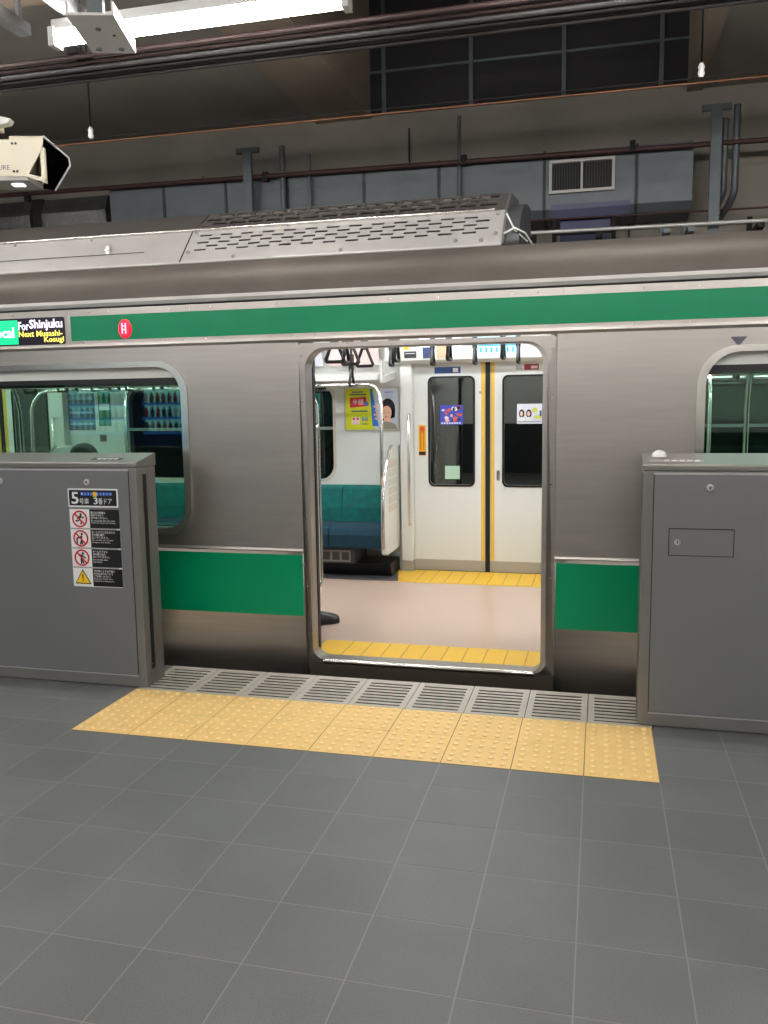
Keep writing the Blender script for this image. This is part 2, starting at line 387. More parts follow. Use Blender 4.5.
# ---- door frames, near doorways
for c, o_, i_ in zip(DC, DO, DI):
    ring_frame('door_frame', o_, i_, 1.096, 1.21, steel, train, True)
    ring_frame('door_jamb', rrect(c-.664, c+.666, .058, 1.844, .115, 6, .07), rrect(c-.660, c+.637, .066, 1.838, .11, 6, .06), 1.125, 1.212, steel, train)
    MB().box(c-.66, c+.66, 1.165, 1.26, -.01, .05).obj('door_sill', steel_b, train)
    MB().tube([(c-.60, 1.122, .058), (c+.60, 1.122, .058)], .012, 8).obj('sill_rail', chrome, train)
    MB().prism_x([(1.128, .038), (1.16, .038), (1.21, -.13), (1.185, -.13)], c-.697, c+.707).obj('sill_shade_plate', mat('sill_shade_plate', (92, 84, 74), .55, .3), train)  # dark colour stands in for shade on the steel below the sill
    # rubber edges of the door leaves slid into their pockets
    for s in (-1, 1):
        MB().box(c+s*.668-.012, c+s*.668+.012, 1.215, 1.25, .06, 1.86).obj('door_leaf_edge', black, train)
        MB().box(*(sorted((c+s*.672, c+s*.682))), 1.25, 1.29, .05, 2.0).obj('door_pocket_edge', chrome, train)
        MB().tube([(c+s*.70, 1.31, 1.38), (c+s*.685, 1.35, 1.41), (c+s*.685, 1.36, 1.38), (c+s*.685, 1.36, .5), (c+s*.685, 1.35, .46), (c+s*.70, 1.31, .44)], .014, 8).obj('grab_pole', chrome, train)
# small rivets on the frame round the open doorway and the cantrail
rv = MB()
for x, z in [(-1.87, 1.80), (-1.873, 1.55), (-1.873, 1.2), (-1.873, .9), (-1.873, .5), (-.505, 1.80), (-.505, 1.55), (-.505, 1.1), (-.505, .6), (-1.6, 1.858), (-.8, 1.858), (-1.2, 1.858)]:
    rv.lathe((x, 1.0955, z), [(.006, 0), (.004, -.003)], 8, 'y')
for k in range(60):
    x = -5.3+.13*k
    if k % 5 < 3: rv.lathe((x, 1.094, 1.912), [(.005, 0), (.003, -.003)], 6, 'y'); rv.lathe((x+.04, 1.094, 2.085), [(.005, 0), (.003, -.003)], 6, 'y')
r_ = rv.obj('rivets', steel_b, train); r_['kind'] = 'stuff'

# ---- windows, near side
for a, b in WIN:
    fr = ring_frame('window_frame', win_out(a, b), win_hole(a, b), 1.088, 1.16, steel_b, train)
    panel('window_glass', rrect(a-.01, b+.01, .805, 1.67, .12, 6), [], 1.142, .006, g_near, train)
    MB().box(a-.02, b+.02, 1.15, 1.20, 1.655, 1.70).obj('window_sash_bar', blackm, train)
    MB().box(a-.02, b+.02, 1.15, 1.24, 1.70, 1.79).obj('blind_box', white_in, train)
    for x in (a+.02, b-.62): MB().box(x+.5, x+.56, 1.135, 1.15, 1.715, 1.735).obj('blind_latch', white_s, train)
# ---- destination display
dd = panel('destination_display', rrect(-4.1, -3.345, 1.909, 2.068, .012, 4), [], 1.09, .004, mat('display_black', (34, 26, 44), .25), train)
led_g = mat('led_green', (0, 205, 130), .4, emit=.75); led_w = mat('led_white', (236, 226, 255), .4, emit=1.0); led_y = mat('led_yellow', (240, 226, 100), .4, emit=.85)
plate(-4.08, -3.665, 1.916, 2.058, 1.0895, led_g, dd, 'green_field')
text('Local', -3.69, 1.955, 1.0865, .165, m=led_w, parent=dd, align='RIGHT', maxh=.062, bold=.02)
text('For', -3.66, 1.997, 1.0885, .075, m=led_w, parent=dd, maxh=.05, bold=.02)
text('Shinjuku', -3.583, 1.99, 1.0885, .225, m=led_w, parent=dd, maxh=.068, bold=.025)
text('Next Musashi-', -3.66, 1.958, 1.0885, .3, m=led_y, parent=dd, maxh=.034, bold=.02)
text('Kosugi', -3.352, 1.914, 1.0885, .135, m=led_y, parent=dd, align='RIGHT', maxh=.042, bold=.02)
# ---- red side lamp
sl = MB().lathe((-2.946, 1.0915, 1.983), [(.048, .0), (.048, -.004), (.04, -.012)], 20, 'y')
sl.v = [((x+2.946)*.9-2.946, y, (z-1.983)*1.15+1.983) for x, y, z in sl.v]
lm = sl.obj('side_lamp', mat('lamp_red', (225, 20, 50), .3, emit=1.1), train)
MB().box(-2.96, -2.954, 1.074, 1.0795, 1.955, 2.015).box(-2.938, -2.932, 1.074, 1.0795, 1.955, 2.015).box(-2.96, -2.932, 1.074, 1.0795, 1.975, 1.981).box(-2.96, -2.932, 1.074, 1.0795, 1.996, 2.002).obj('lamp_element', mat('lamp_element', (255, 170, 190), .3, emit=1.0), lm)
# ---- triangle mark above the right window
MB().prism_y([(.352, 1.833), (.43, 1.833), (.391, 1.786)], 1.0995, 1.102).obj('triangle_mark', mat('mark_grey', (84, 84, 96), .5), train)

# ---- roof air conditioner
B0, B1, B2, B3 = (1.64, 2.437), (1.85, 2.665), (2.12, 2.825), (2.575, 2.87)
ac = thing('tmp', '', ''); bpy.data.objects.remove(ac)
AX0, AX1, APL = -6.5, -.83, -2.86
acb = MB().prism_x([(1.72, 2.44), (1.88, 2.62), (2.14, 2.78), (2.575, 2.82), (3.0, 2.78), (3.28, 2.62), (3.42, 2.44)], AX0, AX1-.02).obj('air_conditioner', mat('aircon_core', (22, 21, 20), .8), train)
MB().sheet_x([B0, B1], AX0, APL-.01, False).obj('plain_cover', ac_m, acb)
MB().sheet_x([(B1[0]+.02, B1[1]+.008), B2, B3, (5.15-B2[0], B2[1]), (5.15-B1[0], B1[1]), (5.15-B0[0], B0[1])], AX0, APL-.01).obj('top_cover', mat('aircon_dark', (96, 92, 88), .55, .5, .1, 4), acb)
MB().sheet_x([B0, (1.637, 2.428), (1.66, 2.42)], AX0, AX1).obj('cover_lip', ac_m, acb)
def on_face(p0, p1, x, t, off=0.0):
    d = Vector((0, p1[0]-p0[0], p1[1]-p0[1])); n = Vector((0, -d.z, d.y)).normalized()
    q = Vector((x, p0[0]+d.y*t, p0[1]+d.z*t))+n*off; return q
def slot_panel(name, p0, p1, x0, x1, rows, slot, gap, m, parent, th=.004, stagger=True):
    """perforated plate: rows are (t0,t1) bands of slots; solid between"""
    mb = MB()
    def q(xa, xb, ta, tb):
        vs = [on_face(p0, p1, xa, ta), on_face(p0, p1, xb, ta), on_face(p0, p1, xb, tb), on_face(p0, p1, xa, tb)]
        bs = [on_face(p0, p1, xa, ta, -th), on_face(p0, p1, xb, ta, -th), on_face(p0, p1, xb, tb, -th), on_face(p0, p1, xa, tb, -th)]
        mb.add(vs+bs, [(0,1,2,3),(7,6,5,4),(0,4,5,1),(1,5,6,2),(2,6,7,3),(3,7,4,0)])
    t = 0.0
    for ri, (ta, tb_) in enumerate(rows):
        if ta > t: q(x0, x1, t, ta)
        x = x0; s = x0+gap+(0 if (ri % 2 == 0 or not stagger) else (slot+gap)/2)
        while s+slot < x1-gap*.8:
            q(x, s, ta, tb_); x = s+slot; s = x+gap
        q(x, x1, ta, tb_); t = tb_
    if t < 1: q(x0, x1, t, 1)
    return mb.obj(name, m, parent)
slot_panel('perforated_cover', B0, B1, APL, AX1, [(.34+.115*k, .395+.115*k) for k in range(5)], .082, .062, ac_m, acb)
slot_panel('grille_lower', (B1[0]+.012, B1[1]+.006), B2, APL, AX1, [(.05+.24*k, .05+.24*k+.18) for k in range(4)], .105, .022, mat('grille_unlit', (96, 92, 88), .5, .4), acb, .01)  # dark bars: the unlit upward side is put into the colour
slot_panel('grille_upper', B2, B3, APL, AX1, [(.05+.24*k, .05+.24*k+.18) for k in range(4)], .105, .022, MATS['grille_unlit'], acb, .01)
MB().tube([(AX0, B1[0]-.004, B1[1]+.006), (AX1-.06, B1[0]-.004, B1[1]+.006)], .01, 8).obj('ridge_strip', steel_b, acb)
MB().prism_x([B0, B1, B2, B3, (2.575, 2.42)], AX1-.004, AX1+.012).obj('end_plate', mat('aircon_end', (128, 126, 124), .45, .6), acb)
ecp = [(1.70+.0, 2.43)]+[(2.55-.85*math.cos(math.radians(a)), 2.43+.37*math.sin(math.radians(a))) for a in range(8, 91, 9)]+[(2.575, 2.43)]
MB().prism_x(ecp, AX1+.012, -.735, True).obj('end_duct', mat('end_duct', (78, 80, 82), .5, .3), acb)
MB().tube([(-.82, 1.69, 2.5), (-.76, 1.70, 2.53), (-.70, 1.72, 2.5), (-.66, 1.8, 2.44)], .006, 6).tube([(-.81, 1.73, 2.62), (-.76, 1.72, 2.52), (-.69, 1.76, 2.46)], .005, 6).obj('cable', bright_pipe, acb)
bo = MB()
for x, t in [(-4.2, .93), (-3.6, .93), (-2.83, .3), (-2.83, .95), (-2.5, .08), (-1.8, .08), (-1.1, .15), (-.87, .3), (-.87, .9), (-2.2, 1.0), (-1.3, 1.0), (-.95, .12)]:
    p_ = on_face(B0, B1, x, t); bo.lathe((p_.x, p_.y, p_.z), [(.012, .006), (.012, -.01), (.006, -.014)], 8, 'y')
bo.obj('cover_bolts', mat('bolt_grey', (150, 148, 145), .5, .3), acb)
lt = on_face(B0, B1, -3.42, .5)
MB().box(lt.x-.014, lt.x+.014, lt.y-.022, lt.y+.01, lt.z-.05, lt.z+.035).box(lt.x-.02, lt.x+.02, lt.y-.03, lt.y-.02, lt.z+.0, lt.z+.02).obj('cover_latch', chrome, acb)
MB().box(-4.9, -3.15, B0[0]+.075, B0[0]+.079, 2.525, 2.528).obj('cover_seam', dark, acb)

# ---- interior shell
FZ = .05
MB().box(TX0+.02, TX1-.02, 1.255, 3.86, -.03, FZ).obj('cabin_floor', floor_in, train)
ceil_in = MB().box(TX0+.02, TX1-.02, 1.3, 3.85, 2.33, 2.35).obj('cabin_ceiling', white_in, train)
for y in (2.02, 3.13):
    for k in range(7):
        MB().box(TX0+.3+1.8*k, TX0+1.95+1.8*k, y-.06, y+.06, 2.315, 2.33).obj('strip_light', strip_m, train)
# near inner wall
near_holes = [rrect(c-.672, c+.674, .052, 1.95, .02, 2) for c in DC]+[rrect(a-.03, b+.03, .8, 1.79, .14, 6) for a, b in WIN]
panel('inner_wall_near', [(TX0+.02, .03), (TX1-.02, .03), (TX1-.02, 2.33), (TX0+.02, 2.33)], near_holes, 1.24, .04, white_in, train)
# far inner wall
far_holes = [rrect(c-.635, c+.635, .052, 1.9, .02, 2) for c in DC]+[rrect(a, b, .85, 1.70, .13, 6) for a, b in FWIN]
panel('inner_wall_far', [(TX0+.02, .03), (TX1-.02, .03), (TX1-.02, 2.33), (TX0+.02, 2.33)], far_holes, 3.88, .05, white_in, train)
panel('outer_wall_far', [(TX0, -.13), (TX1, -.13), (TX1, 2.155), (TX0, 2.155)], [rrect(c-.66, c+.66, .05, 1.9, .05, 3) for c in DC]+[rrect(a-.02, b+.02, .83, 1.72, .13, 6) for a, b in FWIN], 4.02, .03, steel, train)
for a, b in FWIN:
    panel('far_window_glass', rrect(a-.02, b+.02, .83, 1.72, .13, 6), [], 3.935, .006, g_far, train)
    ring_frame('far_window_trim', rrect(a-.02, b+.02, .83, 1.72, .14, 6), rrect(a+.004, b-.004, .854, 1.696, .13, 6), 3.872, 3.9, mat('window_trim', (206, 200, 184), .5), train)
    MB().box(a, b, 3.91, 3.935, 1.30, 1.325).obj('window_sash', mat('sash_steel', (150, 165, 160), .4, .6), train)
# floor strips and grey border
for c in DC:
    ys_ = MB().box(c-.72, c+.72, 1.262, 1.555, FZ, FZ+.004).obj('yellow_strip', yel_floor, train)
    jn = MB()
    for k in range(1, 11): jn.box(c-.66+.12*k-.004, c-.66+.12*k+.004, 1.262, 1.555, FZ+.004, FZ+.0048)
    jn.obj('strip_joints', yel_line, ys_)
    ys_ = MB().add([(c-.68, 3.35, FZ+.004), (c+.68, 3.35, FZ+.004), (c+.8, 3.86, FZ+.004), (c-.8, 3.86, FZ+.004), (c-.68, 3.35, FZ), (c+.68, 3.35, FZ), (c+.8, 3.86, FZ), (c-.8, 3.86, FZ)],
                   [(0,1,2,3),(0,4,5,1),(1,5,6,2),(2,6,7,3),(3,7,4,0)]).obj('yellow_strip', yel_floor, train)
    jn = MB()
    for k in range(1, 11): jn.box(c-.66+.12*k-.004, c-.66+.12*k+.004, 3.35, 3.855, FZ+.004, FZ+.0048)
    jn.obj('strip_joints', yel_line, ys_)
for a, b in ((DC[0]+.8, DC[1]-.8), (DC[1]+.8, DC[2]-.8)):
    MB().box(a-.1, b+.1, 3.38, 3.86, FZ, FZ+.003).obj('floor_border', floor_dk, train)

# ---- far door pair (closed)
seal_w = .02
for di, c in enumerate(DC):
    for s in (-1, 1):
        e0, e1 = c+s*.018, c+s*.64
        xa, xb = min(e0, e1), max(e0, e1)
        wx = sorted((c+s*(.122 if s > 0 else .11), c+s*(.53 if s > 0 else .52))); wo = rrect(wx[0], wx[1], .80, 1.752, .05, 5); wi = rrect(wx[0]+.016, wx[1]-.016, .816, 1.736, .04, 5)
        leaf = panel('door_leaf', [(xa, .055), (xb, .055), (xb, 1.9), (xa, 1.9)], [wi], 3.875, .03, door_in, train)
        ring_frame('window_gasket', wo, wi, 3.868, 3.882, black, leaf)
        panel('door_glass', rrect(wx[0]+.01, wx[1]-.01, .81, 1.742, .045, 5), [], 3.89, .006, g_far, leaf)
        plate(xa, xb, .055, .152, 3.875, mat('kick_grey', (176, 174, 170), .4, .3), leaf, 'kick_plate', .003)
        yx = sorted((c+s*.026, c+s*.056)); plate(yx[0], yx[1], .155, 1.86, 3.875, yellow, leaf, 'yellow_edge_strip')
        plate(c+s*.041-.002, c+s*.041+.002, .155, 1.86, 3.8735, mat('strip_pale', (250, 226, 140), .5), leaf, 'pale_line', .001)
        if s == 1:
            hp = MB().lathe((c+.092, 3.874, .90), [(.001, 0), (.001, 0)], 8, 'y')
            panel('door_pull', rrect(c+.076, c+.104, .855, .945, .013, 4), [], 3.868, .007, steel_b, leaf)
    MB().box(c-.02, c+.02, 3.862, 3.885, .055, 1.9).obj('door_seal', black, train)
    MB().box(c-.7, c+.7, 3.86, 3.885, .045, .056).obj('door_track', dark, train)
    # header over the doors
    hd = MB().prism_x([(3.76, 1.862), (3.72, 1.885), (3.66, 2.33), (3.9, 2.33), (3.9, 1.862)], c-.86, c+.86).obj('door_header', white_in, train)
    def hface(x0, x1, z0, z1, m_, name, off=.003):
        def hy(z): return 3.72-(z-1.885)/(2.33-1.885)*.06-off
        return MB().add([(x0, hy(z0), z0), (x1, hy(z0), z0), (x1, hy(z1), z1), (x0, hy(z1), z1), (x0, hy(z0)+.006, z0), (x1, hy(z0)+.006, z0), (x1, hy(z1)+.006, z1), (x0, hy(z1)+.006, z1)],
                        [(0,1,2,3),(7,6,5,4),(0,4,5,1),(1,5,6,2),(2,6,7,3),(3,7,4,0)]).obj(name, m_, hd)
    sblue = mat('screen_blue', (170, 220, 240), .3, emit=.7); sw = mat('screen_white', (226, 232, 240), .3, emit=.6)
    hface(c-.555, c-.195, 1.9, 2.12, sw, 'advert_screen'); hface(c-.53, c-.45, 1.9, 1.99, mat('screen_dark', (60, 74, 110), .4, emit=.3), 'screen_image', .006)
    hface(c-.41, c-.32, 1.9, 2.0, mat('screen_face', (222, 170, 140), .4, emit=.4), 'screen_image', .006)
    hface(c-.075, c+.285, 1.9, 2.12, sblue, 'route_screen'); hface(c-.055, c+.265, 1.985, 1.995, mat('screen_teal', (60, 150, 190), .4, emit=.5), 'route_line', .006)
    for k in range(7): hface(c-.045+.044*k, c-.03+.044*k, 1.935, 1.972, MATS['screen_teal'], 'station_name', .006)
    hface(c-.69, c-.585, 1.905, 1.96, mat('label_dark', (66, 66, 70), .5), 'header_label'); hface(c-.68, c-.595, 1.94, 1.945, white_s, 'label_line', .006)
    hface(c-.69, c-.65, 1.975, 2.0, yel_s, 'warning_label')
    # stickers
    plate(c-.46, c-.235, 1.775, 1.83, 3.874, mat('sticker_blue', (44, 82, 140), .5), train, 'door_sticker')
    plate(c-.30, c-.255, 1.785, 1.82, 3.872, white_s, train, 'sticker_mark', .001)
    plate(c+.235, c+.29, 1.795, 1.83, 3.874, grey_s, train, 'door_sticker')
    plate(c+.305, c+.425, 1.79, 1.838, 3.874, mat('sticker_crimson', (150, 28, 44), .5), train, 'door_sticker')
    plate(c+.36, c+.415, 1.80, 1.825, 3.872, mat('sticker_pink', (230, 190, 190), .5), train, 'sticker_mark', .001)
    plate(c-.605, c-.545, .985, 1.42, 3.873, mat('sticker_amber', (245, 176, 20), .5), train, 'finger_warning_sticker') if False else None
    fw = plate(c-.605, c-.54, 1.07, 1.335, 3.874, mat('sticker_amber', (245, 176, 20), .5), train, 'finger_warning_sticker')
    ell(c-.573, 1.30, .024, .024, 3.8715, mat('sticker_orange', (226, 96, 40), .5), fw, 'warning_symbol')
    plate(c-.603, c-.543, 1.075, 1.105, 3.8715, black_s, fw, 'symbol_block', .001)
    for k in range(2): text('ドアに手をはさまれないよう'[:9], c-.59, 1.11+.0, 3.8715, .0, m=red_s, parent=fw) if False else None
    for k in range(9): plate(c-.592, c-.58, 1.12+.018*k, 1.132+.018*k, 3.8715, mat('sticker_brown', (150, 90, 10), .5), fw, 'sticker_text', .0008); plate(c-.566, c-.556, 1.12+.018*k, 1.131+.018*k, 3.8715, MATS['sticker_brown'], fw, 'sticker_text', .0008)
    if di == 1:
        # left glass: orange and blue advert, right glass: pale advert, small square sticker
        p1 = plate(c-.415, c-.215, 1.338, 1.505, 3.888, mat('advert_blue', (72, 82, 190), .5), train, 'window_advert')
        rnd = random.Random(3); om = mat('advert_orange', (226, 96, 60), .5); pm = mat('advert_pink', (240, 190, 180), .5)
        for k in range(22):
            x, z = c-.405+rnd.random()*.175, 1.37+rnd.random()*.115
            ell(x, z, .008+rnd.random()*.012, .008+rnd.random()*.01, 3.8855-.0004*(k % 3), (om, pm, white_s, om, black_s)[k % 5], p1, 'advert_figure', n=8, t=.0008)
        for k in range(8): plate(c-.405+.022*k, c-.39+.022*k, 1.345, 1.356, 3.8855, white_s, p1, 'advert_text', .0008)
        p2 = plate(c+.245, c+.455, 1.34, 1.507, 3.888, mat('advert_pale', (222, 226, 240), .5), train, 'window_advert')
        for x in (c+.285, c+.345):
            ell(x, 1.425, .024, .036, 3.8855, hair, p2, 'printed_hair', n=12, t=.0008); ell(x-.002, 1.425, .014, .021, 3.8845, mat('print_skin', (232, 190, 168), .6), p2, 'printed_face', n=12, t=.0008)
            ell(x, 1.375, .024, .024, 3.8845, white_s, p2, 'printed_shoulders', n=12, t=.0008)
        ell(c+.395, 1.455, .022, .022, 3.8855, mat('print_lime', (214, 216, 90), .6), p2, 'printed_badge', t=.0008); ell(c+.42, 1.395, .03, .018, 3.8855, MATS['print_lime'], p2, 'printed_badge', t=.0008)
        plate(c+.435, c+.45, 1.40, 1.45, 3.8845, mat('print_teal', (30, 90, 110), .6), p2, 'printed_bottle', .0008)
        plate(c+.25, c+.45, 1.352, 1.362, 3.8842, grey_s, p2, 'advert_text', .0008)
        plate(c-.375, c-.245, .865, .98, 3.888, mat('sticker_mint', (176, 208, 186), .5), train, 'window_sticker')
        plate(c+.003-.08, c-.055, 1.595, 1.62, 3.8725, grey_s, train, 'door_number_label')
# ---- pillars beside far doors
for c in DC:
    for s in (-1, 1):
        px = sorted((c+s*.645, c+s*.75))
        pl = MB().box(px[0], px[1], 3.79, 3.89, .145, 1.87).obj('door_pillar', white_in, train, .008)
        MB().box(px[0], px[1], 3.785, 3.89, .05, .145).obj('pillar_base', MATS['kick_grey'], pl)
        gx = c+s*.665
        MB().tube([(gx, 3.79, 1.425), (gx, 3.75, 1.43), (gx, 3.735, 1.41), (gx, 3.735, .50), (gx, 3.75, .475), (gx, 3.79, .48)], .013, 8).obj('grab_pole', chrome, pl)

# ---- benches, partitions, racks (far side and near side)
part_prof = [(3.30, .30), (3.295, .60), (3.305, .80), (3.40, .97), (3.54, 1.12), (3.60, 1.155), (3.86, 1.17), (3.86, .30), (3.8, .27), (3.36, .27)]
def mirror(prof): return [(5.14-y, z) for y, z in prof]
spans = [(DC[0]+.83, DC[1]-.83), (DC[1]+.83, DC[2]-.83)]
for a0, b0 in spans:
    for side in (0, 1):
        a, b = (a0-.045, b0+.045) if side == 0 else (a0+.03, b0-.03)
        f = (lambda pr: pr) if side == 0 else mirror
        n_seat = 7; sw_ = (b-a-.06)/n_seat
        for k in range(n_seat):
            x0 = a+.03+sw_*k+.003; x1 = a+.03+sw_*(k+1)-.003
            MB().prism_x(f([(3.32, .33), (3.31, .44), (3.335, .495), (3.42, .515), (3.6, .505), (3.74, .50), (3.74, .32), (3.4, .315)]), x0, x1).obj('seat_cushion', seat_cush, train, .012)
            MB().prism_x(f([(3.72, .44), (3.70, .50), (3.71, .62), (3.76, .79), (3.80, .812), (3.87, .81), (3.87, .44)]), x0, x1).obj('seat_back', seat_back, train, .012)
        hb = MB().prism_x(f([(3.46, .17), (3.46, .30), (3.5, .325), (3.86, .325), (3.86, .17)]), a+.06, b-.30).obj('seat_base', mat('seat_base', (70, 70, 70), .6), train)
        yy = f([(3.455, 0)])[0][0]
        for k in range(int((b-a-.5)/.085)):
            x = b-.38-.085*k
            sgn = -1 if side == 0 else 1
            MB().box(x-.0425, x+.0425, min(yy, yy+sgn*.006), max(yy, yy+sgn*.006), .185, .285).obj('heater_grille', mat('heater_white', (150, 148, 142), .5), hb)
            MB().box(x-.033, x+.033, min(yy+sgn*.006, yy+sgn*.009), max(yy+sgn*.006, yy+sgn*.009), .20, .27).obj('grille_opening', mat('grille_open', (78, 74, 70), .7), hb)
        MB().prism_x(f([(3.5, .17), (3.56, .05), (3.86, .05), (3.86, .17)]), a, b).obj('seat_plinth', blackm, train)
        for ex, s in ((a, 1), (b, -1)):
            xa, xb = sorted((ex-s*.012, ex+s*.02)); pp = MB().prism_x(f(part_prof), xa, xb).obj('seat_partition', white_in, train, .01)
            io = ex-s*.013
            for k in range(6):
                z = .62+.075*k
                q = f([(3.44, z), (3.74, z)]); ya, yb = sorted((q[0][0], q[1][0]))
                MB().box(min(io, io-s*.004), max(io, io-s*.004), ya, yb, z, z+.055).obj('padding_rib', mat('padding', (214, 208, 196), .7), pp)
            edge = f([(3.285, .33), (3.28, .60), (3.29, .80), (3.385, .98), (3.525, 1.13), (3.60, 1.17)])
            MB().tube([(ex, y, z) for y, z in edge], .013, 8).obj('partition_edge_pole', chrome, pp)
            st = f([(3.29, .86), (3.27, .89), (3.26, .96), (3.26, 1.2), (3.275, 1.52), (3.30, 1.60), (3.33, 1.66), (3.36, 1.68)])
            xo = [0, .0, .0, .0, .0, s*.02, s*.06, s*.12]
            MB().tube([(ex+xo[i], y, z) for i, (y, z) in enumerate(st)], .015, 10).obj('stanchion_pole', chrome, train)
        # poles dividing the bench
        for k in (2, 5):
            x = a+(b-a)*k/7; ps_ = f([(3.36, .46), (3.30, .50), (3.29, .7), (3.29, 1.5), (3.32, 1.62), (3.36, 1.68), (3.40, 1.74)])
            MB().tube([(x, y, z) for y, z in ps_], .015, 8).obj('bench_pole', chrome, train)
        # luggage rack
        r0 = f([(3.36, 1.68)])[0][0]
        MB().tube([(a+.1, r0, 1.68), (b-.1, r0, 1.68)], .015, 8).obj('rack_rail', chrome, train)
        MB().prism_x(f([(3.44, 1.72), (3.44, 1.765), (3.86, 1.80), (3.86, 1.77)]), a+.05, b-.08).obj('luggage_rack', white_in, train)
        for x in (a+.03, b-.03): MB().prism_x(f([(3.40, 1.70), (3.39, 1.88), (3.42, 1.88), (3.44, 1.75), (3.86, 1.80), (3.86, 1.74), (3.5, 1.70)]), x-.012, x+.012).obj('rack_bracket', white_in, train)
        for k in range(6):
            x0 = a+.12+k*(b-a-.2)/6; zz = f([(3.80, 1.86), (3.74, 2.16), (3.75, 2.16), (3.81, 1.86)])
            MB().prism_x(zz, x0, x0+.44).obj('ceiling_advert', (mat('ad_blue', (170, 200, 224), .6), mat('ad_grey', (190, 190, 196), .6), mat('ad_pink', (232, 200, 196), .6))[k % 3], train)

# ---- posters on the far wall left of the doors
def poster_pair(xl, dup_=False):
    """frame with a lime sale advert and a portrait advert; xl = left edge"""
    y = 3.878; x1 = xl+.478
    fr = ring_frame('poster_frame', rrect(xl-.012, x1+.012, 1.288, 1.672, .004, 2), rrect(xl, x1, 1.30, 1.66, .004, 2), y-.012, y, mat('poster_frame', (196, 192, 180), .4, .5), train)
    lime = mat('print_limegreen', (214, 222, 20), .6)
    L_ = plate(xl, xl+.265, 1.30, 1.66, y, lime, fr, 'advert_sheet'); y2 = y-.0025
    poly([(xl+.04, 1.493), (xl+.19, 1.505), (xl+.19, 1.588), (xl+.04, 1.578)], y2, mat('print_crimson', (206, 20, 60), .6), L_ if False else fr, 'red_box')
    text('半額', xl+.065, 1.518, y2-.002, .1, m=white_s, parent=fr, maxh=.05, bold=.004)
    ell(xl+.195, 1.525, .02, .02, y2-.002, mat('print_blue', (40, 120, 210), .6), fr, 'blue_dot')
    for k, (xx, ww) in enumerate(((.04, .15), (.06, .1))): plate(xl+xx, xl+xx+ww, 1.602+.022*k, 1.614+.022*k, y2, mat('print_slate', (90, 110, 120), .6), fr, 'print_line', .0008)
    plate(xl+.05, xl+.2, 1.455, 1.468, y2, MATS['print_slate'], fr, 'print_line', .0008)
    plate(xl+.055, xl+.13, 1.345, 1.41, y2, mat('print_rose', (236, 206, 196), .6), fr, 'pink_box', .0008)
    for k in range(2): ell(xl+.075+.035*k, 1.395, .012, .01, y2-.001, red_s, fr, 'pink_mark', n=8, t=.0008)
    text('50', xl+.145, 1.375, y2, .06, m=MATS['print_blue'], parent=fr, maxh=.035, bold=.02)
    plate(xl+.15, xl+.21, 1.345, 1.352, y2, MATS['print_slate'], fr, 'print_line', .0008)
    poly([(xl+.225, 1.66), (xl+.245, 1.66), (xl+.30, 1.33), (xl+.245, 1.33)], y2-.001, MATS['print_blue'], fr, 'blue_stripe')
    # portrait sheet: a smiling dark-haired woman, printed flat
    pale = plate(xl+.265, x1, 1.30, 1.66, y, mat('print_sky', (206, 212, 226), .6), fr, 'portrait_sheet')
    hx, hz = xl+.385, 1.48; ps = mat('print_skin2', (236, 186, 160), .6)
    plate(xl+.36, xl+.44, 1.615, 1.635, y2, mat('print_lav', (160, 180, 220), .6), fr, 'print_line', .0008)
    ell(hx, hz, .068, .09, y2, hair, fr, 'printed_hair'); poly([(hx-.066, hz), (hx+.068, hz), (hx+.062, hz-.075), (hx-.06, hz-.11)], y2, hair, fr, 'printed_hair')
    ell(hx-.01, hz-.035, .045, .062, y2-.0016, ps, fr, 'printed_face'); poly([(hx-.03, hz-.06), (hx+.02, hz-.06), (hx+.03, hz-.13), (hx-.04, hz-.13)], y2-.0012, ps, fr, 'printed_neck')
    poly([(hx-.07, 1.302), (hx-.055, 1.35), (hx-.03, 1.37), (hx+.03, 1.362), (hx+.07, 1.345), (hx+.085, 1.302)], y2-.0024, mat('print_taupe', (150, 146, 128), .6), fr, 'printed_top')
    for s in (-1, 1): ell(hx-.012+s*.019, hz-.03, .006, .003, y2-.0034, black_s, fr, 'printed_eye', n=8, t=.0006)
    ell(hx-.012, hz-.068, .015, .008, y2-.0034, mat('print_lip', (190, 60, 60), .6), fr, 'printed_mouth', n=10, t=.0006); plate(hx-.024, hx, hz-.067, hz-.063, y2-.004, white_s, fr, 'printed_teeth', .0006)
    for k in range(4): ell(xl+.275+.012*(k % 2), 1.50-.035*k, .022, .012, y2-.0026, ps, fr, 'printed_fingers', n=8, t=.0006)
poster_pair(-2.455)
bp_ = plate(-5.27, -4.97, 1.31, 1.665, 3.878, mat('advert_slate', (96, 112, 132), .5), train, 'wall_advert')
for k, (z0_, z1_) in enumerate(((1.60, 1.63), (1.47, 1.49), (1.36, 1.38))): plate(-5.25, -4.99, z0_, z1_, 3.8755, mat('advert_pale_blue', (150, 180, 220), .5), bp_, 'print_line', .001)
gp = plate(-4.93, -4.80, 1.35, 1.74, 3.878, mat('poster_green', (40, 120, 80), .6), train, 'green_poster'); plate(-4.92, -4.81, 1.50, 1.56, 3.875, white_s, gp, 'print_line', .001)
stk = plate(-4.93, -4.86, 1.2, 1.265, 3.878, mat('sticker_brownish', (120, 108, 90), .6), train, 'wall_sticker')

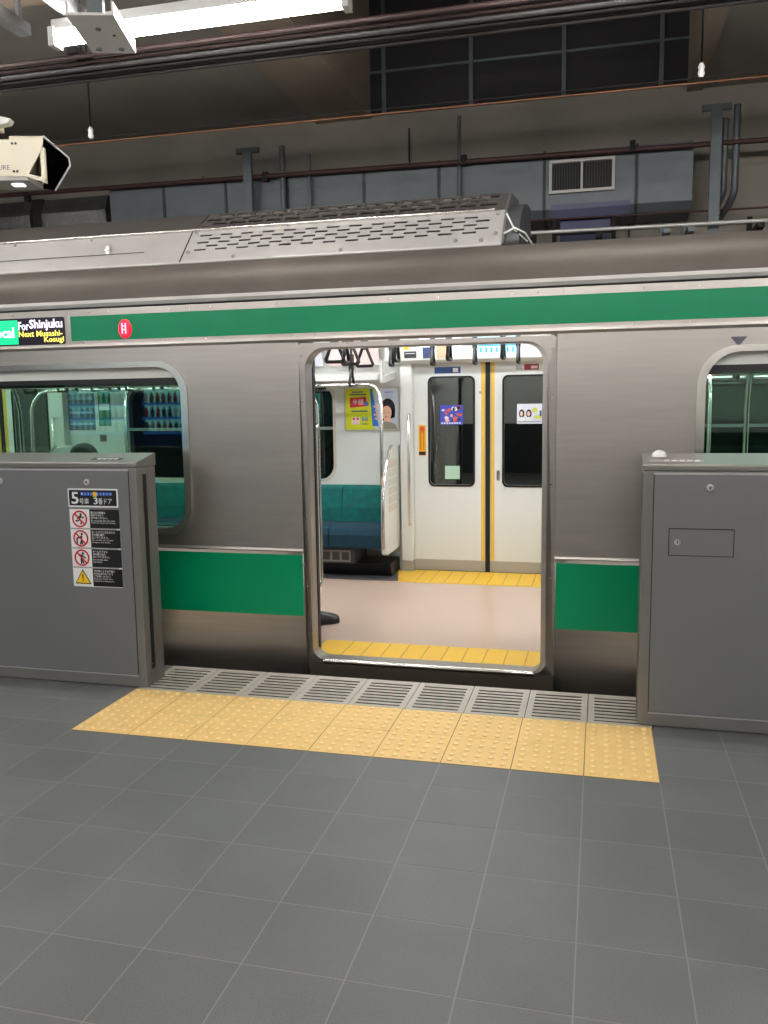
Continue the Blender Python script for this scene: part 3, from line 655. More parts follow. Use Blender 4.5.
# ---- hand straps
def strap_mesh(plane):
    """handle + strap hanging below the origin (rail)"""
    st = MB(); h = MB()
    wv = .062
    tri = [(-wv, -.30), (-wv*.9, -.285), (-.016, -.185), (0, -.178), (.016, -.185), (wv*.9, -.285), (wv, -.30), (wv*.9, -.312), (-wv*.9, -.312), (-wv, -.30)]
    pts = [(0, x, z) if plane == 'y' else (x, 0, z) for x, z in tri]
    h.tube(pts, .0125, 6)
    if plane == 'y': st.box(-.006, .006, -.018, .018, -.19, 0).box(-.017, .017, -.024, .024, -.195, -.06)
    else: st.box(-.018, .018, -.006, .006, -.19, 0).box(-.024, .024, -.017, .017, -.195, -.06)
    return st.mesh('strap'), h.mesh('strap_handle')
sm_y, hm_y = strap_mesh('y'); sm_x, hm_x = strap_mesh('x')
for me in (sm_y, hm_y, sm_x, hm_x): me.materials.append(blackm)
def strap(x, y, z_bottom, me):
    o = bpy.data.objects.new('hand_strap', me[0]); C.objects.link(o); o.parent = train; o.location = Vector((x, y, z_bottom+.32))-train.location
    h = bpy.data.objects.new('strap_handle', me[1]); C.objects.link(h); h.parent = o
for y, zb in ((1.9, 1.79), (3.3, 1.822)):
    MB().tube([(TX0+.05, y, zb+.32), (TX1-.05, y, zb+.32)], .014, 8).obj('strap_rail', chrome, train)
    k = -12
    while True:
        x = -1.219+.336*k+(.037 if y < 2 else 0); k += 1
        if x > 4: break
        near_door = min(abs(x-c) for c in DC) < .78
        if near_door: strap(x, y, zb, (sm_y, hm_y))
        else: strap(x, y, zb-.155, (sm_y, hm_y))
for c in DC:
    for s in (-1, 1):
        x = c+s*.748
        MB().tube([(x, 1.9, 2.12), (x, 3.3, 2.12)], .014, 8).obj('strap_rail', chrome, train)
        for y in (1.93, 2.29, 2.66): strap(x, y, 1.795, (sm_x, hm_x))

# ------------------------------------------------------------------ platform gates
panel_edge = mat('panel_edge', (186, 186, 188), .35, .3)
def gate(name, label, x0, x1, end_x, sgn):
    """low platform-door housing between z .03 and 1.28; end_x is the visible end, sgn = direction the end faces"""
    g = thing(name, label, 'platform gate', ((x0+x1)/2, .72, 0))
    Y0, Y1 = .622, .82
    MB().box(x0, x1, Y0, Y1, .003, 1.21).obj('housing', gate_edge, g, .004)
    MB().prism_x([(Y0-.003, 1.213), (Y0-.003, 1.236), (Y0+.004, 1.241), (Y1-.004, 1.281), (Y1+.003, 1.278), (Y1+.003, 1.213)], x0-.003, x1+.003).obj('top_cap', gate_top, g, .003)
    n = max(1, round((x1-x0)/1.2)); ex = .047
    ins = [x0+ex, x1-ex]; wd = (ins[1]-ins[0])/n
    for k in range(n):
        a, b = ins[0]+wd*k, ins[0]+wd*(k+1)
        ring_frame('panel_gap', rrect(a-.001, b+.001, .068, 1.199, .003, 2), rrect(a+.003, b-.003, .072, 1.195, .003, 2), Y0-.001, Y0+.002, black, g)
        fp = panel('front_panel', rrect(a+.003, b-.003, .072, 1.195, .003, 2), [], Y0-.0035, .006, gate_m, g)
    MB().box(ins[0], ins[1], Y0-.006, Y0, 1.1955, 1.203).obj('panel_top_edge', panel_edge, g)
    MB().box(ins[0], ins[1], Y0-.006, Y0, .064, .070).obj('panel_bottom_edge', panel_edge, g)
    fx = end_x
    MB().box(min(fx, fx+sgn*.002), max(fx, fx+sgn*.002), .682, .716, .09, 1.172).obj('door_slot', black, g)
    for y in (.668, .735): MB().box(min(fx, fx+sgn*.003), max(fx, fx+sgn*.003), y-.002, y+.002, .05, 1.2).obj('slot_trim', gate_top, g)
    bt = MB()
    for z in (.12, .4, .68, .96, 1.14): bt.lathe((fx, .68, z), [(.004, 0), (.003, sgn*.003)], 8, 'x')
    bt.obj('end_bolts', steel_b, g)
    for k in range(3):
        xx = x0+.25+k*(x1-x0-.5)/2
        MB().box(xx-.22, xx+.22, Y0+.03, Y1-.03, -.0003, .003).obj('foot', dark, g)
    MB().box(x0+.02, x1-.02, Y0+.05, Y1-.02, .0005, .003).obj('base_rail', dark, g)
    return g
gl = gate('platform_gate', 'grey platform gate housing with car number sign and warning pictograms', -4.9, -2.646, -2.646, 1)
gr = gate('platform_gate', 'grey platform gate housing with small hatch and white sensor dome', -.064, 2.19, -.064, -1)
lock_m = mat('lock_steel', (200, 200, 200), .35, .5)
def lock(x, z, g, r=.017):
    l = MB().lathe((x, .6185, z), [(r, 0), (r, -.006), (r*.75, -.01), (r*.45, -.01), (r*.45, -.006)], 18, 'y').obj('lock', lock_m, g)
    MB().box(x-.002, x+.002, .607, .613, z-.006, z+.006).obj('keyhole', black_s, l)
lock(-2.944, 1.134, gl); lock(.225, 1.136, gr); lock(-3.488, 1.135, gl)
# hatch on the right gate
hx0, hx1, hz0, hz1 = .057, .331, .826, .946
ring_frame('hatch_gap', rrect(hx0-.004, hx1+.004, hz0-.004, hz1+.004, .003, 2), rrect(hx0, hx1, hz0, hz1, .003, 2), .6175, .619, black, gr)
ht = panel('hatch', rrect(hx0, hx1, hz0, hz1, .003, 2), [], .6150, .004, gate_m, gr)
lock(.092, .886, gr, .015)
MB().box(hx0, hx1, .6145, .6155, hz1-.006, hz1).obj('hatch_edge', gate_top, ht)
# sensor dome and label on the right gate top
def topz(y): return 1.241+(y-.626)/(.816-.626)*.04
MB().lathe((.012, .76, topz(.76)-.003), [(.034, 0), (.033, .008), (.028, .02), (.016, .029), (.004, .032)], 20).obj('sensor_dome', white_s, gr)
lb = MB().add([(-.035, .665, topz(.665)+.001), (.2, .665, topz(.665)+.001), (.2, .70, topz(.70)+.001), (-.035, .70, topz(.70)+.001)], [(0, 1, 2, 3)]).obj('top_label', mat('label_beige', (168, 160, 148), .5), gr)
for k in range(5): MB().box(.03+.033*k, .052+.033*k, .672, .692, topz(.682)-.003, topz(.682)+.004).obj('label_mark', white_s, lb)
lb = MB().add([(-2.95, .665, topz(.665)+.001), (-2.76, .665, topz(.665)+.001), (-2.76, .71, topz(.71)+.001), (-2.95, .71, topz(.71)+.001)], [(0, 1, 2, 3)]).obj('top_label', mat('label_dark2', (70, 66, 62), .5), gl)
for k in range(4): MB().box(-2.91+.033*k, -2.89+.033*k, .675, .698, topz(.687)-.003, topz(.687)+.004).obj('label_mark', white_s, lb)
# car number sign on the left gate
sy = .6175
sg = panel('car_number_sign', rrect(-3.064, -2.760, .997, 1.099, .006, 3), [], sy-.003, .003, white_s, gl)
panel('sign_face', rrect(-3.056, -2.768, 1.006, 1.091, .004, 3), [], sy-.0045, .0015, black_s, sg)
ty = sy-.0052
text('5', -3.042, 1.014, ty, .045, m=white_s, parent=sg, maxh=.066, bold=.015)
text('号車', -2.993, 1.014, ty, .058, m=white_s, parent=sg, maxh=.032, bold=.004)
text('3', -2.906, 1.014, ty, .025, m=white_s, parent=sg, maxh=.038, bold=.015)
text('番ドア', -2.878, 1.014, ty, .082, m=white_s, parent=sg, maxh=.034, bold=.002)
plate(-2.985, -2.792, 1.061, 1.080, ty+.0004, blue_s, sg, 'door_scale', .0006)
plate(-2.908, -2.884, 1.056, 1.081, ty-.0004, yel_s, sg, 'scale_marker', .0006)
for k, ch in enumerate('12345678910'[:10]):
    text(str(k+1), -2.978+.019*k, 1.065, ty-.0006, .007 if k < 9 else .011, m=white_s if k != 4 else black_s, parent=sg, maxh=.011)
# warning pictogram sign
w0, w1, z0, z1 = -3.061, -2.757, .557, .986; wm = w0+(w1-w0)*.405; rh = (z1-z0)/4
ws = panel('warning_sign', rrect(w0, w1, z0, z1, .004, 2), [], sy-.002, .002, white_s, gl)
JT = [('駆け込み乗車は', '危険ですので', 'おやめください。', 'Do not rush into the train', 'when the doors are closing.'),
      ('ホームドアにもたれたり', '手や物を置か', 'ないでください。', 'Do not lean on or place', 'things on the doors.'),
      ('ホームドアから', '身を乗り出さ', 'ないでください。', 'Do not lean over', 'the doors.'),
      ('戸が開くときは戸袋に', '引き込まれないよう', 'ご注意ください。', 'Keep your hands away', 'from the moving doors.')]
for k in range(4):
    zt = z1-rh*k; zb = zt-rh; zc = (zt+zb)/2; xc = (w0+wm)/2
    plate(wm, w1, zb+.004, zt-(.004 if k else 0), sy-.002, black_s, ws, 'text_field', .0012)
    if k: plate(w0+.004, w1-.02, zt-.004, zt+.004, sy-.002, grey_s, ws, 'divider', .0008)
    yy = sy-.0036
    if k < 3:
        ring_frame('prohibition_ring', [(xc+.046*math.cos(a*math.pi/14), zc+.046*math.sin(a*math.pi/14)) for a in range(28)], [(xc+.038*math.cos(a*math.pi/14), zc+.038*math.sin(a*math.pi/14)) for a in range(28)], yy-.001, yy+.0016, red_s, ws)
        hd_ = ell(xc+.008, zc+.024, .007, .007, yy, black_s, ws, 'figure_head', n=10, t=.0006)
        if k == 0: fig = [[(xc+.006, zc+.018), (xc-.002, zc-.004)], [(xc-.002, zc-.004), (xc-.012, zc-.012), (xc-.026, zc-.01)], [(xc-.002, zc-.004), (xc+.01, zc-.012), (xc+.006, zc-.03)], [(xc+.005, zc+.014), (xc+.02, zc+.006), (xc+.026, zc+.012)], [(xc+.005, zc+.014), (xc-.01, zc+.008), (xc-.016, zc-.001)]]
        elif k == 1: fig = [[(xc+.006, zc+.016), (xc+.004, zc-.008)], [(xc+.004, zc-.008), (xc+.008, zc-.034)], [(xc+.004, zc-.008), (xc-.006, zc-.034)], [(xc+.004, zc+.01), (xc-.014, zc+.002), (xc-.024, zc+.002)], [(xc-.024, zc+.004), (xc-.024, zc-.034)]]
        else: fig = [[(xc+.004, zc+.014), (xc-.006, zc-.006)], [(xc-.006, zc-.006), (xc-.004, zc-.034)], [(xc-.006, zc-.006), (xc+.012, zc-.032)], [(xc+.003, zc+.012), (xc+.024, zc-.002)], [(xc+.003, zc+.012), (xc-.018, zc+.018)]]
        fm = MB()
        for ln in fig: fm.tube([(x, yy, z) for x, z in ln], .0042, 5)
        fm.v = [(x, yy+(y-yy)*.15, z) for x, y, z in fm.v]; fm.obj('figure', black_s if k != 2 else black_s, ws)
        d = .029; t_ = .003
        poly([(xc-d-t_, zc+d-t_), (xc-d+t_, zc+d+t_), (xc+d+t_, zc-d+t_), (xc+d-t_, zc-d-t_)], yy-.0008, red_s, ws, 'prohibition_bar', .0008)
    else:
        poly([(xc-.05, zc-.038), (xc+.05, zc-.038), (xc, zc+.044)], yy+.0004, black_s, ws, 'warning_triangle_edge', .0008)
        poly([(xc-.042, zc-.033), (xc+.042, zc-.033), (xc, zc+.035)], yy-.0004, yel_s, ws, 'warning_triangle', .0008)
        poly([(xc-.004, zc+.016), (xc+.004, zc+.016), (xc+.0025, zc-.012), (xc-.0025, zc-.012)], yy-.0012, black_s, ws, 'exclamation_mark', .0006); ell(xc, zc-.021, .004, .004, yy-.0012, black_s, ws, 'exclamation_dot', n=10, t=.0006)
    for q, tx in enumerate(JT[k]):
        jp = q < 3; hh = .0125 if jp else .008; zz = zt-.02-.0145*q-(0 if jp else .0) if jp else zt-.02-.0145*2-.0125*(q-2)
        wd = min(.15, .0128*len(tx)) if jp else min(.15, .0056*len(tx))
        text(tx, wm+.008, zz-.004, sy-.0038, wd, m=white_s, parent=ws, maxh=hh, bold=.01)

# ------------------------------------------------------------------ overhead: lamps, cables, CCTV camera
LZ, LY = 3.5, .86
def lamp_row(xa, label, y=LY, z=LZ, n=1, L=1.22):
    t = thing('tube_lamp', label, 'lamp', (xa+L/2, y, z), 'tube lamps over the platform')
    MB().prism_x([(y-.03, z+.036), (y-.025, z+.09), (y+.025, z+.09), (y+.03, z+.036)], xa-.02, xa+L+.02).obj('housing', lampwhite, t)
    MB().tube([(xa, y, z), (xa+L, y, z)], .038, 14).obj('tube', tube_m, t)
    for x in (xa-.035, xa+L): MB().box(x, x+.035, y-.04, y+.04, z-.045, z+.05).obj('end_cap', lampwhite, t)
    for x in (xa+.2, xa+L-.2): MB().tube([(x, y, z+.09), (x, y, 4.47)], .008, 6).obj('hanger', galv, t)
lamp_row(-3.12, 'bright tube lamp hanging at the top of view with a white box across it', L=1.6)
lamp_row(-5.32, 'tube lamp over the left gate just left of view', L=1.6)
lamp_row(-.92, 'tube lamp over the right gate just above view', L=1.6)
lamp_row(1.28, 'tube lamp over the right end of platform edge', L=1.6)
lamp_row(-7.52, 'tube lamp over the left end of platform edge', L=1.6)
ORD = ('leftmost', 'second', 'third', 'fourth', 'fifth', 'rightmost')
for i, y in enumerate((-2.2, -4.8)):  # unseen lamp rows added to light the floor and train side
    for j, x in enumerate((-7.2, -5.2, -3.2, -1.2, .8, 2.8)):
        lamp_row(x, '%s unseen tube lamp of the %s row added for light' % (ORD[j], ('middle', 'wall side')[i]), y, 3.2)
bx = thing('lamp_bracket_box', 'white steel bracket box hung below the tube lamp at top left', 'bracket', (-2.72, .643, 3.37))
def bpart(mb, name, m_, parent):
    ang = math.radians(17); ca, sa = math.cos(ang), math.sin(ang)
    mb.v = [(-2.72+1.28*(x*ca-y*sa), .643+1.28*(x*sa+y*ca), z+.49) for x, y, z in mb.v]; return mb.obj(name, m_, parent)
bpart(MB().box(-.088, .088, -.175, .175, 2.9, 2.912).box(-.088, -.08, -.175, .175, 2.912, 2.965).box(.08, .088, -.175, .175, 2.912, 2.965).box(-.08, .08, .167, .175, 2.912, 2.965), 'channel', lampwhite, bx)
for dx, dy in ((-.05, .13), (.04, .13), (.0, -.06)): bpart(MB().lathe((dx, dy, 2.9), [(.011, 0), (.011, -.008), (.005, -.011)], 10), 'screw', galv, bx)
bpart(MB().lathe((.045, .0, 2.9), [(.006, 0), (.006, -.004)], 8), 'hole_plug', black, bx)
bpart(MB().box(-.03, .03, -.1, -.06, 2.912, 3.98), 'hanger', galv, bx)
for k, (x, y0, y1) in enumerate(((-3.02, .35, .93), (-3.42, .3, 1.0))):
    tag(MB().box(x-.04, x+.04, y0, y1, 3.6, 3.61).box(x-.04, x-.03, y0, y1, 3.61, 3.66).box(x+.03, x+.04, y0, y1, 3.61, 3.66).box(x-.01, x+.01, y1-.06, y1-.03, 3.61, 4.47).obj('ceiling_channel', mat('channel_grey', (170, 172, 174), .45, .4)),
        ('pale steel channel beside the white bracket box', 'pale steel channel at the far top left corner')[k], 'channel')
tag(MB().box(-9, -2.62, 1.2, 1.9, 4.2, 4.47).box(-2.62, 6, 1.2, 1.85, 4.2, 4.47).obj('edge_beam', concrete2), 'concrete beam under ceiling above the platform edge cables', 'beam')
# cable and conduit bundle along the platform edge
bund = [(1.33, 3.60, .015, conduit_m, 'upper brown conduit in the bundle above the train'), (1.42, 3.605, .013, conduit_m, 'second brown conduit in the bundle above the train'),
        (1.49, 3.60, .020, pipe_g, 'light grey cable in the bundle above the train'), (1.545, 3.595, .018, pipe_d, 'black cable in the bundle above the train'),
        (1.60, 3.60, .017, pipe_g, 'thin grey cable near the lower edge of the bundle'), (1.645, 3.595, .02, pipe_d, 'lowest dark cable in the bundle above the train')]
for y, z, r, mt_, lbl in bund: tag(MB().tube([(-9, y, z), (6, y, z)], r, 8).obj('overhead_cable', mt_), lbl, 'cable', 'cables above the platform edge')
for x in (-8.2, -3.33, 1.9, 5.2):
    t = thing('cable_clamp', {-3.33: 'dark cable clamp hanging beside the white bracket box', 1.9: 'dark cable clamp on bundle right of the doorway', 5.2: 'dark cable clamp at far right end of bundle'}.get(x, 'dark cable clamp at far left end of bundle'), 'clamp', (x, 1.45, 3.62))
    MB().box(x-.03, x+.03, 1.30, 1.68, 3.625, 3.65).obj('bar', dark, t); MB().tube([(x, 1.40, 3.65), (x, 1.40, 4.2)], .01, 6).obj('rod', dark, t)
    for y in (1.33, 1.42): MB().box(x-.04, x+.04, y-.03, y+.03, 3.617, 3.63).obj('saddle', dark, t)
# contact wire with droppers at track centre
cw = thing('contact_wire', 'thin copper overhead wire strung above the train', 'wire', (-1.5, 2.575, 3.51))
MB().tube([(-9, 2.575, 3.525), (6, 2.575, 3.505)], .007, 6).obj('wire', copper, cw)
MB().tube([(-9, 2.62, 3.57), (6, 2.62, 3.55)], .004, 6).obj('feeder_wire', dark, cw)
for k, x in enumerate((-4.03, .32)):
    dr = thing('wire_hanger', ('thin hanger rod with white insulator left above the train', 'wire hanger with small white insulator at right above train')[k], 'hanger', (x, 2.575, 3.54))
    MB().tube([(x, 2.575, 3.53), (x, 2.575, 4.47 if k == 0 else 4.42)], .006, 6).obj('rod', dark, dr)
    MB().lathe((x, 2.575, 3.545), [(.012, 0), (.022, .02), (.016, .045), (.022, .06), (.010, .085)], 10).obj('insulator', white_s, dr)
# CCTV camera
cc = thing('security_camera', 'cream box security camera with angled hood at the left edge', 'camera', (-2.33, -.62, 2.42))
cc.rotation_euler = (0, 0, 0)
ch = []
def cpart(mb, name, m_, parent=None, bevel=0):
    ang = math.radians(16); ca, sa = math.cos(ang), math.sin(ang)
    mb.v = [(-2.33+x*ca-y*sa, -.62+x*sa+y*ca, 2.42+z) for x, y, z in mb.v]
    return mb.obj(name, m_, parent or cc, bevel)
cpart(MB().box(-.26, .045, -.06, .07, -.06, .068), 'housing', cream, None, .006)
cpart(MB().box(-.26, .06, -.064, .074, -.075, -.06), 'base_tray', mat('camera_grey', (170, 166, 160), .5))
# hood: two side cheeks, roof and front lips
cheek = [(.0, -.062), (.0, .072), (.12, .074), (.115, .035), (.055, -.062)]
hood = MB().prism_y(cheek, -.068, -.061).prism_y(cheek, .071, .078).box(.0, .12, -.068, .078, .069, .075)
hd_ = cpart(hood, 'hood', cream)
cpart(MB().add([(.12, -.068, .074), (.118, .078, .074), (.152, .1, .045), (.155, .105, .02), (.10, .085, -.075), (.06, .078, -.07), (.115, -.06, -.02)], [(0, 1, 2, 3, 4, 5, 6)]), 'hood_inside', mat('hood_black', (5, 5, 5), 1.0, spec=0), hd_)
cpart(MB().tube([(.12, -.064, .074), (.12, .076, .074), (.152, .1, .045), (.155, .105, .02), (.10, .085, -.075)], .004, 6), 'hood_lip', white_s, hd_)
cpart(MB().box(.105, .12, -.066, -.05, -.075, .036).prism_y([(.045, -.062), (.12, -.085), (.12, -.07), (.06, -.055)], -.075, -.05), 'wiper_arm', cream)
bolts = MB()
for x, z in ((.01, .05), (.022, .05), (.01, -.045), (.022, -.045), (-.07, -.05), (.06, -.067), (.11, -.077)): bolts.lathe((x, -.069, z), [(.004, .001), (.004, -.002)], 8, 'y')
cpart(bolts, 'screws', pipe_d)
cpart(MB().lathe((-.13, 0, .07), [(.05, 0), (.045, .03), (.03, .05), (.03, .09)], 14).box(-.25, -.06, -.05, .05, .12, .165), 'swivel_mount', cream)
cpart(MB().prism_y([(-.1, .12), (-.02, .135), (-.01, .15), (-.1, .17)], -.02, .02), 'mount_tip', lampwhite)
cpart(MB().tube([(-.13, 0, .165), (-.13, 0, 2.04)], .02, 10), 'drop_pole', cream)
tx = text('TURE', 0, 0, 0, .055, m=bluegrey, parent=None, maxh=.016)
if tx:
    ang = math.radians(16); ca, sa = math.cos(ang), math.sin(ang)
    for v in tx.data.vertices:
        x, y, z = v.co.x-.062, -.0615, v.co.z-.038
        v.co = (-2.33+x*ca-y*sa, -.62+x*sa+y*ca, 2.42+z)
    tx.parent = cc; tx.matrix_parent_inverse = Matrix.Translation(cc.location).inverted()
cpart(MB().box(-.02, .02, -.02, .01, -.079, -.0755), 'lens_light', mat('led_glow', (230, 225, 255), .4, emit=3.0))

# ------------------------------------------------------------------ tunnel services on the back wall
def tube_thing(name, pts, r, m_, label, cat, n=8): return tag(MB().tube(pts, r, n).obj(name, m_), label, cat)
p_ = thing('wall_pipe', 'long reddish brown pipe running along the tunnel wall', 'pipe', (-2, 4.9, 3.79))
MB().tube([(-10, 4.9, 3.86), (-2.3, 4.9, 3.785), (6, 4.9, 3.70)], .024, 8).obj('pipe', rust, p_)
for x in (-6.3, -3.55, -1.55, -.02, 2.2):
    MB().box(x-.025, x+.025, 4.87, 4.93, 3.745, 3.835).obj('clamp', dark, p_)
# galvanised duct with flanges
du = thing('air_duct', 'long galvanised air duct with a two panel vent grille', 'duct', (-2.3, 5.2, 3.3))
prof = [(5.0, 3.31), (4.985, 3.82), (5.45, 3.86), (5.45, 3.22), (5.06, 3.235)]
dx = [-5.36, -4.72, -4.02, -3.35, -2.55, -1.8, -.8, .03, .52]
for a, b in zip(dx[:-1], dx[1:]): MB().prism_x(prof, a, b-.012).obj('duct_section', galv, du, .006)
for x in dx[1:-1]: MB().prism_x([(4.985, 3.305), (4.97, 3.83), (5.45, 3.87), (5.45, 3.21), (5.05, 3.225)], x-.02, x+.006).obj('flange', mat('flange_dark', (62, 64, 66), .6, .2), du)
# grille
vg = ring_frame('vent_grille', rrect(-.76, -.17, 3.44, 3.735, .004, 2), rrect(-.735, -.195, 3.465, 3.71, .004, 2), 4.945, 4.99, mat('vent_frame', (190, 188, 182), .5), du)
MB().box(-.475, -.455, 4.948, 4.985, 3.465, 3.71).obj('vent_mullion', MATS['vent_frame'], vg)
MB().box(-.735, -.195, 4.976, 4.982, 3.465, 3.71).obj('vent_back', black, vg)
for k in range(12):
    x = -.72+.0225*k if k < 6 else 0
for k in range(22):
    x = -.722+.0245*k
    if abs(x+.465) > .02: MB().box(x, x+.007, 4.955, 4.97, 3.465, 3.71).obj('louvre', mat('louvre_dark', (52, 52, 54), .5), vg)
MB().prism_x([(4.985, 3.30), (4.98, 3.345), (5.0, 3.345), (5.06, 3.235), (5.05, 3.225)], -.74, -.03).obj('drip_plate', bluegrey, du)
fd = thing('foil_duct', 'crinkled silver foil wrapped duct at the far left of tunnel wall', 'duct', (-6.5, 5.2, 3.4))
for a, b in ((-7.9, -7.15), (-7.1, -6.35), (-6.2, -5.42)): MB().prism_x([(5.0, 3.36), (4.98, 3.62), (5.05, 3.78), (5.45, 3.8), (5.45, 3.3), (5.08, 3.3)], a, b).obj('foil_section', foil, fd)
MB().box(-6.34, -6.21, 5.02, 5.45, 3.3, 3.79).obj('foil_joint', dark, fd)
# unit below the grille
un = thing('wall_unit', 'blue grey box unit mounted on wall below the duct grille', 'box', (-.42, 5.2, 3.1))
MB().prism_x([(5.1, 3.02), (5.02, 3.10), (5.06, 3.21), (5.45, 3.21), (5.45, 2.98)], -.66, -.2).obj('casing', bluegrey, un)
MB().box(-.70, -.16, 5.0, 5.05, 3.075, 3.10).obj('shade_bar', dark, un)
for x in (-.71, -.17): MB().box(x-.02, x+.02, 5.0, 5.06, 2.95, 3.22).obj('bracket', dark, un)
# bright pipe under duct and fine brown rail
tube_thing('bright_wall_pipe', [(-1.2, 4.7, 3.055), (6, 4.7, 3.0)], .016, bright_pipe, 'bright white pipe running low along the tunnel wall at right', 'pipe')
tube_thing('thin_wall_rail', [(-1.3, 4.98, 3.22), (6, 4.98, 3.16)], .009, rust, 'thin rusty rod just below the air duct', 'rod')
for k, x in enumerate((-.92, -.3, .28, .48, 1.05)):
    tag(MB().box(x-.02, x+.02, 5.3, 5.36, 2.5, 3.19).box(x-.03, x+.03, 4.68, 5.36, 2.98, 3.02).obj('pipe_support', galv if k in (2, 3) else dark), ('dark pipe support next to the air conditioner end', 'dark pipe support below the vent grille box', 'grey pipe support left of the right T bracket', 'grey pipe support just behind the right T bracket', 'dark pipe support at the right edge of tunnel wall')[k], 'bracket')
# vertical conduits and T brackets on the wall
def tbracket(x, z, label, m_=galv):
    t = thing('t_bracket', label, 'bracket', (x, 4.86, z))
    MB().box(x-.12, x+.12, 4.84, 4.88, z-.03, z+.02).obj('head', m_, t); MB().box(x-.045, x+.045, 4.83, 4.87, z-1.1, z-.03).obj('stem', m_, t)
tbracket(.68, 4.05, 'grey T shaped bracket at right crossing the brown pipe')
tbracket(-3.72, 4.05, 'grey T shaped bracket at left above the air conditioner')
for k, (x, z1_) in enumerate(((.76, 3.96), (.855, 4.07), (-3.38, 4.08), (-3.10, 3.98), (-1.60, 4.2))):
    lbl = ('shorter grey vertical conduit beside the right T bracket', 'taller grey vertical conduit at the far right of tunnel wall', 'grey vertical conduit right of the left T bracket', 'thin vertical conduit above the left end of the grille', 'thin dark vertical conduit above middle of the train')[k]
    r = .03 if k < 3 else .018
    tube_thing('vertical_conduit', [(x, 4.92, z1_), (x, 4.92, 3.36), (x-.01, 4.95, 3.31), (x-.03, 5.05, 3.25), (x-.06, 5.3, 3.2)] if k < 2 else [(x, 4.93, z1_), (x, 4.93, 2.6)], r, galv, lbl, 'conduit')
for k, (x, z) in enumerate(((-.02, 3.9), (.5, 3.9), (-2.2, 4.3), (-4.5, 4.0))):
    tag(MB().tube([(x, 5.46, z-.8), (x, 5.46, z)], .008, 6).obj('thin_cable', dark), ('thin dark cable on tunnel wall right of the vent grille', 'thin dark cable on tunnel wall beside the right T bracket', 'thin dark cable on tunnel wall below the dark screen', 'thin dark cable on tunnel wall left of the left T bracket')[k], 'cable')

# ------------------------------------------------------------------ vending machines behind the viewer (seen only as reflections)
def vending(x, label, seed):
    t = thing('vending_machine', label, 'vending machine', (x, -6.6, 0), 'vending machines along the platform wall')
    body = mat('vending_body', (40, 70, 130), .4)
    MB().box(x-.55, x+.55, -6.95, -6.3, 0, 1.83).obj('cabinet', body, t, .01)
    MB().box(x-.5, x+.5, -6.3, -6.285, 1.1, 1.78).obj('display_back', mat('vending_glow', (150, 230, 225), .5, emit=1.5), t)
    MB().box(x-.5, x+.5, -6.3, -6.28, .15, .9).obj('lower_panel', mat('vending_lower', (20, 30, 50), .4), t)
    MB().box(x-.3, x+.3, -6.285, -6.27, .25, .45).obj('pickup_slot', black, t)
    r = random.Random(seed); cols = [mat('can_%s' % n, c, .35) for n, c in (('red', (170, 40, 40)), ('green', (40, 120, 60)), ('amber', (190, 120, 30)), ('navy', (30, 40, 90)), ('white', (220, 220, 220)))]
    for row in range(3):
        z = 1.12+.22*row
        MB().box(x-.5, x+.5, -6.285, -6.2, z-.02, z+.02).obj('price_strip', mat('price_strip', (60, 130, 220), .5, emit=.8), t)
        for k in range(10):
            bx = x-.45+.1*k; MB().lathe((bx, -6.24, z+.02), [(.034, 0), (.034, .1), (.014, .13), (.014, .16)], 8).obj('drink_bottle', cols[r.randrange(5)], t)
vending(-6.62, 'blue vending machine by the platform wall, right one', 1)
vending(-7.95, 'blue vending machine by the platform wall, left one', 2)

